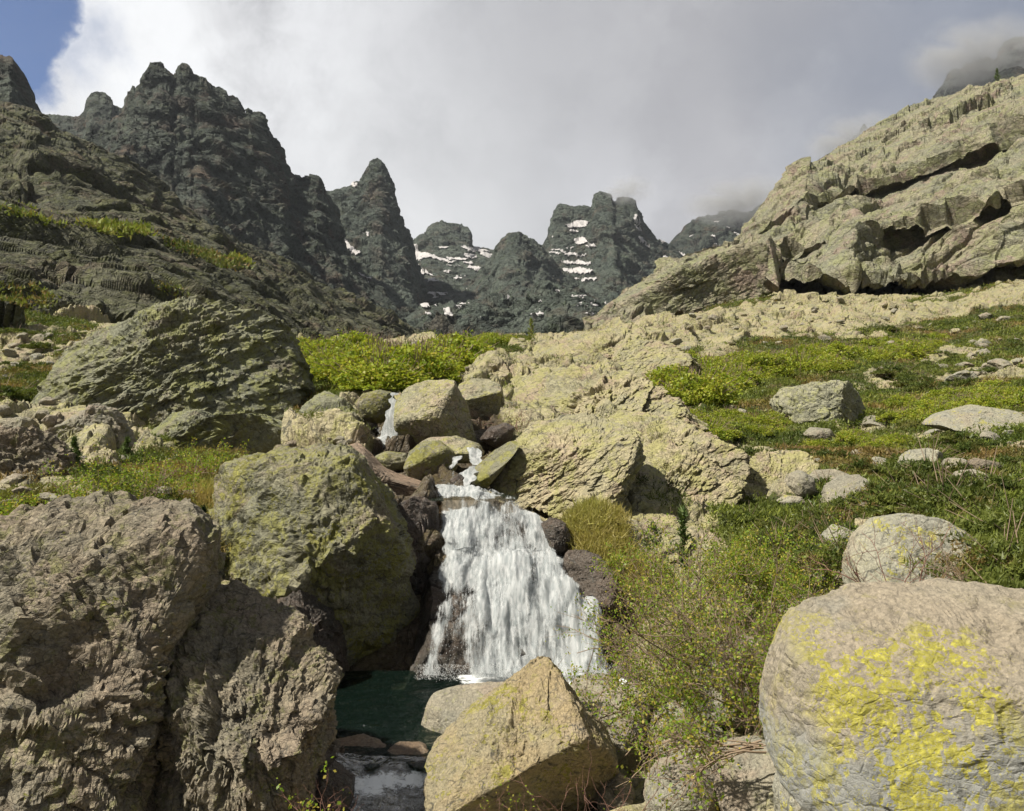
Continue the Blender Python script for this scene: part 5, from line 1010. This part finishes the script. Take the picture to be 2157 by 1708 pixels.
shrubs([(1850, 860), (2000, 835), (2157, 810), (2157, 860), (1900, 900)], 26, (0.6, 1.1), 'green shrub above the whale backed rock', 'alder shrubs on the upper right slope')
shrubs([(1650, 930), (1850, 915), (1950, 930), (1800, 970), (1720, 975)], 12, (0.35, 0.7), 'small green shrub below the lumpy grey outcrop', 'alder shrubs below the lumpy outcrop')
shrubs([(930, 718), (1090, 718), (1080, 726), (930, 730)], 10, (0.7, 1.4), 'green shrub on the skyline of the grassy flat', 'alder shrubs on the flat skyline')

jproto = []
for i in range(3):
    r = np.random.default_rng(500 + i); n = 5200; root = empty('juniper_bush')
    c = unit(r.normal(size=(n * 2, 3))); c[:, 2] = np.abs(c[:, 2]); c *= (r.uniform(.35, 1, len(c)) ** .4)[:, None] * (.7 + .7 * fbm(c * 2.4, 3, 500 + i))[:, None] * np.array([1, 1, .42])
    c = c[fbm(c * 4.5, 3, i + 60) > -.12][:n]; v, f = blades(c, .085, r, .22, 1.1)
    mk('needles', v, f, M_jun, root, attrs={'tint': np.repeat(np.clip(.5 + .9 * fbm(c * 3, 2, i) + r.normal(0, .12, len(c)), 0, 1), 3), 'tint2': np.repeat(np.full(len(c), [.3, .62, .45][i]) + .3 * fbm(c * 2, 2, i + 9), 3)})
    ps = [np.linspace(0, 1, 5)[:, None] * unit(r.normal(size=3) * np.array([1, 1, .3]) + np.array([0, 0, .3])) * .9 for _ in range(16)]; v, f = tubes(ps, [.014] * 16); mk('branches', v, f, M_bark, root, smooth=True)
    jproto.append(root)
keep_p, keep_u = protos, used; protos, used = jproto + [jproto[0]], [0, 0, 0, 1]
shrubs([(1480, 930), (1720, 960), (1900, 930), (2157, 900), (2157, 1050), (2000, 1080), (1750, 1090), (1690, 1045), (1500, 940)], 46, (0.5, 1.1), 'low juniper bush on the right slope below the outcrop', 'juniper bushes on the middle of the right slope', (.7, 1.2))
shrubs([(1560, 1070), (1750, 1090), (2000, 1080), (1850, 1120), (1740, 1200), (1560, 1170)], 22, (0.4, 0.8), 'juniper bush between the ribbed outcrop and the big pale slab', 'juniper bushes left of the pale slab', (.8, 1.3))
shrubs([(1500, 735), (1800, 700), (2157, 650), (2157, 800), (1950, 830), (1850, 790), (1640, 775)], 52, (0.7, 1.7), 'olive juniper mound high on the right slope', 'juniper mounds high on the right slope', (.6, 1.1))
shrubs([(0, 640), (120, 660), (200, 690), (190, 790), (50, 840), (0, 840)], 14, (0.6, 1.3), 'juniper mound left of the dome boulder', 'juniper mounds left of the dome boulder', (.6, 1.0))
protos, used = keep_p, keep_u

# ground cover
vis_d = Dg.ravel()
def pick(mask, n, r, dmin=6, dmax=140, extra=None):
    w = mask * (vis_d > dmin) * (vis_d < dmax) * (spx > -150) * (spx < 2900) * (spy < 1750)
    i = r.choice(len(w), n, p=w / w.sum()); return i
r_ = np.random.default_rng(21)
def cover(name, label, mask, n, per, ln, mat, spreadk, lean, width, dmin=6, dmax=140, t2=(.0, 1), bias=(0, 0, 0), seed=1):
    i = pick(mask.astype(float), n, r_, dmin, dmax); c = HV[i]; L = ln * c[:, 1] ** .55
    C = np.repeat(c, per, 0) + r_.normal(size=(n * per, 3)) * np.repeat(L, per)[:, None] * spreadk * np.array([1, 1, .25]); LL = np.repeat(L, per)
    v, f = blades(C, LL, r_, width, lean, bias)
    a = np.clip(.5 + .9 * fbm(c / 1.3, 3, seed) + r_.normal(0, .12, n), 0, 1); b = np.clip(.42 + 1.1 * fbm(c / 2.2 + 30, 3, seed + 1), *t2)
    o = mk(name, v, f, mat, attrs={'tint': np.repeat(a, per * 3), 'tint2': np.repeat(b, per * 3)}); tag(o, label, kind='stuff'); return o
cover('juniper_mat', 'low dark green and rusty juniper carpet on the slopes', m_ju, 50000, 12, 0.020, M_jun, 1.6, 1.0, .20)
cover('heath', 'bright green low growth between the junipers', (m_ju & (spx > 1300) & (fbm(HV / 2.5, 3, 61) > 0.05)) | m_al, 18000, 9, 0.024, M_grn, 1.4, .9, .20, t2=(0, .8))
cover('dry_grass', 'golden dry grass tufts right of the waterfall and left of the lichen rock', m_dry, 7000, 9, 0.048, M_dry, .5, .8, .05, bias=(-.15, -.35, -.2))
rim = (fbm(HV / 1.1, 4, 88) > 0.30) & ~mw & (spy > 600) & (HN[:, 2] > .45)
cover('moss_tufts', 'small olive tufts growing in cracks of the sunlit slabs', rim & (vegs < .3), 6500, 7, 0.026, M_jun, .8, .8, .10, dmin=11)
# carpets on the far left slope
lv = G_left.reshape(-1, 3); lx, ly = proj(lv); jx = fbm(lv / 9, 3, 4) * 14; jy = fbm(lv / 9 + 7, 3, 5) * 8
def far_cover(name, label, polys, n, ln, mat, seed):
    m = np.zeros(len(lv), bool)
    for p in polys: m |= inpoly(lx + jx, ly + jy, p)
    i = r_.choice(np.flatnonzero(m), n); c = np.repeat(lv[i], 5, 0); L = ln * (c[:, 1] / 80)
    v, f = blades(c + r_.normal(size=c.shape) * L[:, None] * .8 * np.array([1, 1, .3]), L, r_, .25, .7)
    o = mk(name, v, f, mat, attrs={'tint': np.repeat(np.clip(.5 + .8 * fbm(lv[i] / 5, 2, seed), 0, 1), 15), 'tint2': np.repeat(r_.uniform(0, .9, n), 15)}); tag(o, label, kind='stuff')
far_cover('meadow', 'bright green strips of growth across the dark left valley slope', [[(160, 478), (230, 472), (310, 478), (300, 494), (230, 498), (185, 488)], [(-40, 425), (20, 435), (80, 455), (140, 470), (130, 482), (60, 462), (-40, 440)], [(470, 545), (510, 548), (505, 556), (475, 554)]], 2600, 0.6, M_grn, 3)
far_cover('meadow', 'olive brown heath patches low on the left valley slope', [[(-40, 590), (60, 600), (110, 625), (100, 650), (-40, 640)], [(-40, 650), (60, 655), (110, 670), (60, 690), (-40, 690)], [(330, 600), (400, 620), (380, 640), (340, 620)], [(320, 495), (420, 525), (520, 570), (460, 560), (380, 530)]], 3200, 0.5, M_jun, 5)

# conifers
def conifer(name, label, loc, h, seed, mat=M_pine, width=0.28, n=9, gap=0.0, needle=0.09, group=None, per=26):
    r = np.random.default_rng(seed); root = empty(name, loc); tag(root, label, 'tree', group)
    tp = np.stack([np.linspace(0, 1, 8) * h * .03 * r.normal() + 0, np.linspace(0, 1, 8) * 0, np.linspace(-.08, 1, 8) * h], 1)
    paths = [tp]; rad = [h * .016]; C = []
    for k in range(n * 5):
        z = gap + (1 - gap) * (k / (n * 5)) ; a = r.uniform(0, 6.28); L = width * h * (1.05 - z) * r.uniform(.6, 1.15)
        q = np.linspace(0, 1, 5)[:, None] * np.array([math.cos(a), math.sin(a), .35]) * L + np.array([0, 0, z * h]) + np.array([0, 0, 1]) * (np.linspace(0, 1, 5)[:, None] ** 2) * L * .3
        paths.append(q); rad.append(h * .005); t_ = r.uniform(.25, 1, per); C.append(q[0] + (q[-1] - q[0]) * t_[:, None] + r.normal(size=(per, 3)) * L * .08)
    C.append(np.stack([r.normal(0, .015 * h, per * 4), r.normal(0, .015 * h, per * 4), h * r.uniform(.8, 1.04, per * 4)], 1))
    v, f = tubes(paths, rad, 5); mk('trunk', v, f, M_bark, root, smooth=True)
    C = np.concatenate(C); v, f = blades(C, needle * h, r, .12, 1.0); mk('crown', v, f, mat, root, attrs={'tint': np.repeat(r.uniform(0, 1, len(C)), 3), 'tint2': np.zeros(len(C) * 3)})
    return root
def at(px, py, d): p = P(px, py, d); return (p[0], p[1], p[2])
def atg(px, py):
    h = hit(px, py); return (h.x, h.y, h.z)
conifer('pine_sapling', 'slender pine sapling with sparse crown in front of the pink ledge', at(1438, 1290, 11.6), 1.45, 1, width=.13, gap=.42, needle=.085, n=6, per=14)
conifer('pine_tree', 'lone small pine on the skyline left of the slab ridge', atg(1119, 724), 1.5, 2, M_grn, width=.3, needle=.10, per=14)
conifer('pine_tree', 'tiny pine standing on the sunlit slab right of the lone skyline pine', atg(1350, 742), 1.2, 3, width=.3, needle=.12)
conifer('pine_sapling', 'young green pine behind the left foreground rock', at(157, 1010, 15), 0.75, 4, width=.34, needle=.13)
conifer('pine_sapling', 'short bushy pine under the foot of the dome boulder', at(268, 985, 17), 0.6, 5, width=.42, needle=.14)
conifer('fir_tree', 'dark little fir in the gap between the foreground rock and the lichen rock', at(428, 1205, 10.7), 0.85, 6, M_fir, width=.36, needle=.06, n=16)
conifer('dead_pine', 'thin withered pine above the green thicket on the right', atg(1686, 800), 1.1, 7, M_dry, width=.12, needle=.05, per=4)
conifer('pine_tree', 'small pine on the crest of the right cliff', at(2100, 172, 222), 3.4, 8, width=.3, needle=.12)
conifer('pine_sapling', 'low spreading pine shoot on the pink ledge', at(1375, 1160, 13.2), 0.45, 9, width=.5, needle=.14, n=6)

# bushes
bush('alder_bush', 'leafy green alder bush in the middle of the right bank', 'bush', at(1600, 1280, 11.0), 31, 30, 1.15, .75, (0, 0, .1), .032, 17000, subs=8, twigs=4, rad=.011, base_r=.45)
bush('alder_bush', 'yellow green alder bush left of the slender pine', 'bush', at(1480, 1300, 11.2), 32, 22, 1.05, .6, (-.2, 0, .15), .028, 12000, subs=7, twigs=4, rad=.010, base_r=.4)
bush('alder_bush', 'big sprawling half bare bush arching over the waterfall foot', 'bush', at(1530, 1500, 9.4), 33, 34, 2.0, .55, (-.75, .05, .1), .033, 14000, subs=9, twigs=5, rad=.015, base_r=.25, droop=.12)
bush('alder_bush', 'tangled grey twigged bush against the yellow lichen boulder', 'bush', at(1610, 1520, 8.3), 34, 30, 1.35, .5, (-.25, .05, .5), .034, 8500, subs=9, twigs=5, rad=.012, base_r=.22, mat=M_alder_near)
bush('alder_bush', 'bush with fresh light leaves low between the boulders', 'bush', at(1480, 1530, 8.6), 35, 12, 1.0, .8, (-.3, -.2, .1), .034, 3000, subs=7, twigs=4, rad=.009, base_r=.25)
bush('alder_branch', 'low branch with large fresh leaves at the bottom beside the pink boulder', 'bush', at(1600, 1560, 7.0), 36, 9, 1.0, .4, (-1.3, -.1, -1.0), .038, 900, subs=7, twigs=4, rad=.012, base_r=.08, droop=.1)
bush('alder_branch', 'upright leafy shoot in front of the pinkish boulder', 'bush', at(1375, 1620, 7.6), 37, 4, .75, .25, (0, 0, 0), .036, 240, subs=5, twigs=2, rad=.008, base_r=.05)
bush('bare_bush', 'bare brown branches fanning out before the large pale slab', 'bush', at(1885, 1290, 7.4), 38, 8, .85, .55, (-.1, 0, .1), .02, 0, subs=6, twigs=3, rad=.010, base_r=.08, bark=M_twig)
bush('bare_bush', 'bare grey branches at the right end of the large pale slab', 'bush', at(2060, 1290, 7.4), 39, 8, .8, .5, (-.6, 0, .1), .02, 0, subs=5, twigs=3, rad=.009, base_r=.08)
bush('bare_bush', 'thin reddish twigs at the bottom right of the triangular boulder', 'bush', at(1290, 1800, 6.4), 40, 9, .8, .35, (0, 0, 0), .016, 30, subs=4, twigs=2, rad=.006, base_r=.12, bark=M_twig)
bush('bare_bush', 'thin twigs with a few leaves in front of the triangular boulder', 'bush', at(1105, 1800, 6.4), 41, 7, .62, .35, (0, 0, 0), .024, 150, subs=4, twigs=2, rad=.005, base_r=.12, bark=M_twig)
bush('bare_bush', 'small twig with bright leaves at the bottom of the left rock', 'bush', at(640, 1760, 6.3), 42, 5, .42, .35, (0, 0, 0), .034, 110, subs=3, twigs=2, rad=.005, base_r=.06, bark=M_twig)
bush('bare_bush', 'reddish leafless twigs beside the stream at the bottom left', 'bush', at(685, 1780, 6.5), 43, 7, .5, .35, (0, 0, 0), .02, 0, subs=4, twigs=2, rad=.004, base_r=.08, bark=M_twig)
bush('bare_bush', 'pinkish bare twigs by the dark gap at the great outcrop', 'bush', at(1100, 905, 18.5), 44, 12, .7, .6, (-.2, 0, 0), .02, 0, subs=5, twigs=3, rad=.007, base_r=.15, bark=M_twig)
for k, (x, y, d, s, lab) in enumerate([(215, 1060, 12.0, .62, 'yellow green leafy bush just behind the left foreground rock'), (300, 1055, 12.4, .7, 'dense leafy bush right of the young pine on the left'),
        (370, 1030, 12.8, .6, 'bush with some reddish leaves before the shattered slab on the left'), (455, 990, 14.5, .5, 'small bush with red tips at the top left of the lichen rock'), (20, 1090, 10.5, .35, 'low green plant at the left edge behind the foreground rock'), (190, 1075, 11.6, .35, 'low leafy sprig at the back of the foreground rock top')]):
    bush('leafy_bush', lab, 'bush', at(x, y, d), 60 + k, 14, s * 1.15, .75, (0, 0, .1), .034, 1700, subs=6, twigs=3, rad=.007, base_r=.2)
for k, (x, y, d, s) in enumerate([(1640, 1200, 13, .9), (1790, 1170, 10.8, .9), (2110, 1180, 8.8, 1.0), (2140, 1110, 10.5, 1.0), (2080, 1080, 12, 1.0), (1700, 1130, 14, .8), (1990, 1075, 13, .8), (2157, 1200, 8.5, .9), (1850, 1075, 14, .7), (2120, 1240, 7.8, .6)]):
    r = np.random.default_rng(80 + k); root = empty('juniper_bush', at(x, y + 30, d)); n = 5200
    tag(root, ['dark green juniper bush above the leafy alder bush', 'juniper bush between the tall pale rock and the pale slab', 'spreading juniper bush right of the large pale slab', 'dense juniper bush at the right edge above the pale slab', 'broad juniper bush behind the large pale slab', 'rust tinged juniper bush left of the pinkish long boulder', 'juniper bush behind the top of the pale slab', 'juniper bush at the right edge touching the pink boulder', 'juniper bush below the pinkish long boulder', 'small juniper spray over the top of the pink boulder'][k], 'bush', 'juniper bushes of the right slope')
    c = unit(r.normal(size=(n, 3))); c[:, 2] = np.abs(c[:, 2]); c *= (r.uniform(.3, 1, n) ** .4)[:, None] * (.75 + .6 * fbm(c * 2.5, 3, 80 + k))[:, None] * s * np.array([1, .8, .5])
    c = c[fbm(c * 5 / s, 3, k) > -.1]; v, f = blades(c, .085, r, .16, 1.1); mk('needles', v, f, M_jun, root, attrs={'tint': np.repeat(np.clip(.5 + fbm(c * 4, 2, k) + r.normal(0, .1, len(c)), 0, 1), 3), 'tint2': np.repeat(np.clip(.35 + .8 * fbm(c * 2, 2, k + 7), 0, 1), 3)})
    ps = [np.linspace(0, 1, 5)[:, None] * unit(r.normal(size=3) * np.array([1, 1, .4]) + np.array([0, 0, .4])) * s * .9 for _ in range(16)]; v, f = tubes(ps, [.012] * 16); mk('branches', v, f, M_bark, root, smooth=True)

# shreds of cloud caught on the high summits
vm, vt, vout = new_mat('cloud_vapour')
pv = vt.new('ShaderNodeVolumePrincipled'); tc = vt.new('ShaderNodeTexCoord').outputs['Object']
fall = vt.ramp(vt.vmath('LENGTH', tc), 1.0, 0.15)
dn = vt.math('MULTIPLY', fall, vt.ramp(vt.noise(tc, 1.6, 5, 0.6, 0.5), 0.36, 0.62))
vt.put(pv.inputs['Density'], vt.math('MULTIPLY', dn, 0.034)); pv.inputs['Color'].default_value = (0.93, 0.94, 0.96, 1); pv.inputs['Anisotropy'].default_value = 0.3
vt.l.new(pv.outputs[0], vout.inputs['Volume'])
for px, py, d, sx, sy, sz in ((1322, 402, 1215, 46, 50, 26), (1560, 425, 1420, 120, 90, 52), (2060, 118, 1290, 130, 90, 72), (1800, 300, 1450, 100, 90, 60)):
    S1, F1 = ico(3); o = mk('cloud', S1, F1, vm, smooth=True); o.location = P(px, py, d); o.scale = (sx, sy, sz); tag(o, 'thin shred of cloud clinging to a far summit', kind='stuff')
# valley air
hm, ht, hout = new_mat('valley_air'); hv = ht.new('ShaderNodeVolumePrincipled'); hv.inputs['Density'].default_value = 0.00006; hv.inputs['Color'].default_value = (0.82, 0.88, 1.0, 1); hv.inputs['Anisotropy'].default_value = 0.2
ht.l.new(hv.outputs[0], hout.inputs['Volume'])
bm = bmesh.new(); bmesh.ops.create_cube(bm, size=1); me = bpy.data.meshes.new('haze'); bm.to_mesh(me); bm.free(); me.materials.append(hm)
hz = bpy.data.objects.new('haze', me); sc.collection.objects.link(hz); hz.scale = (5200, 3400, 1250); hz.location = (0, 1000, 585); hz['kind'] = 'stuff'
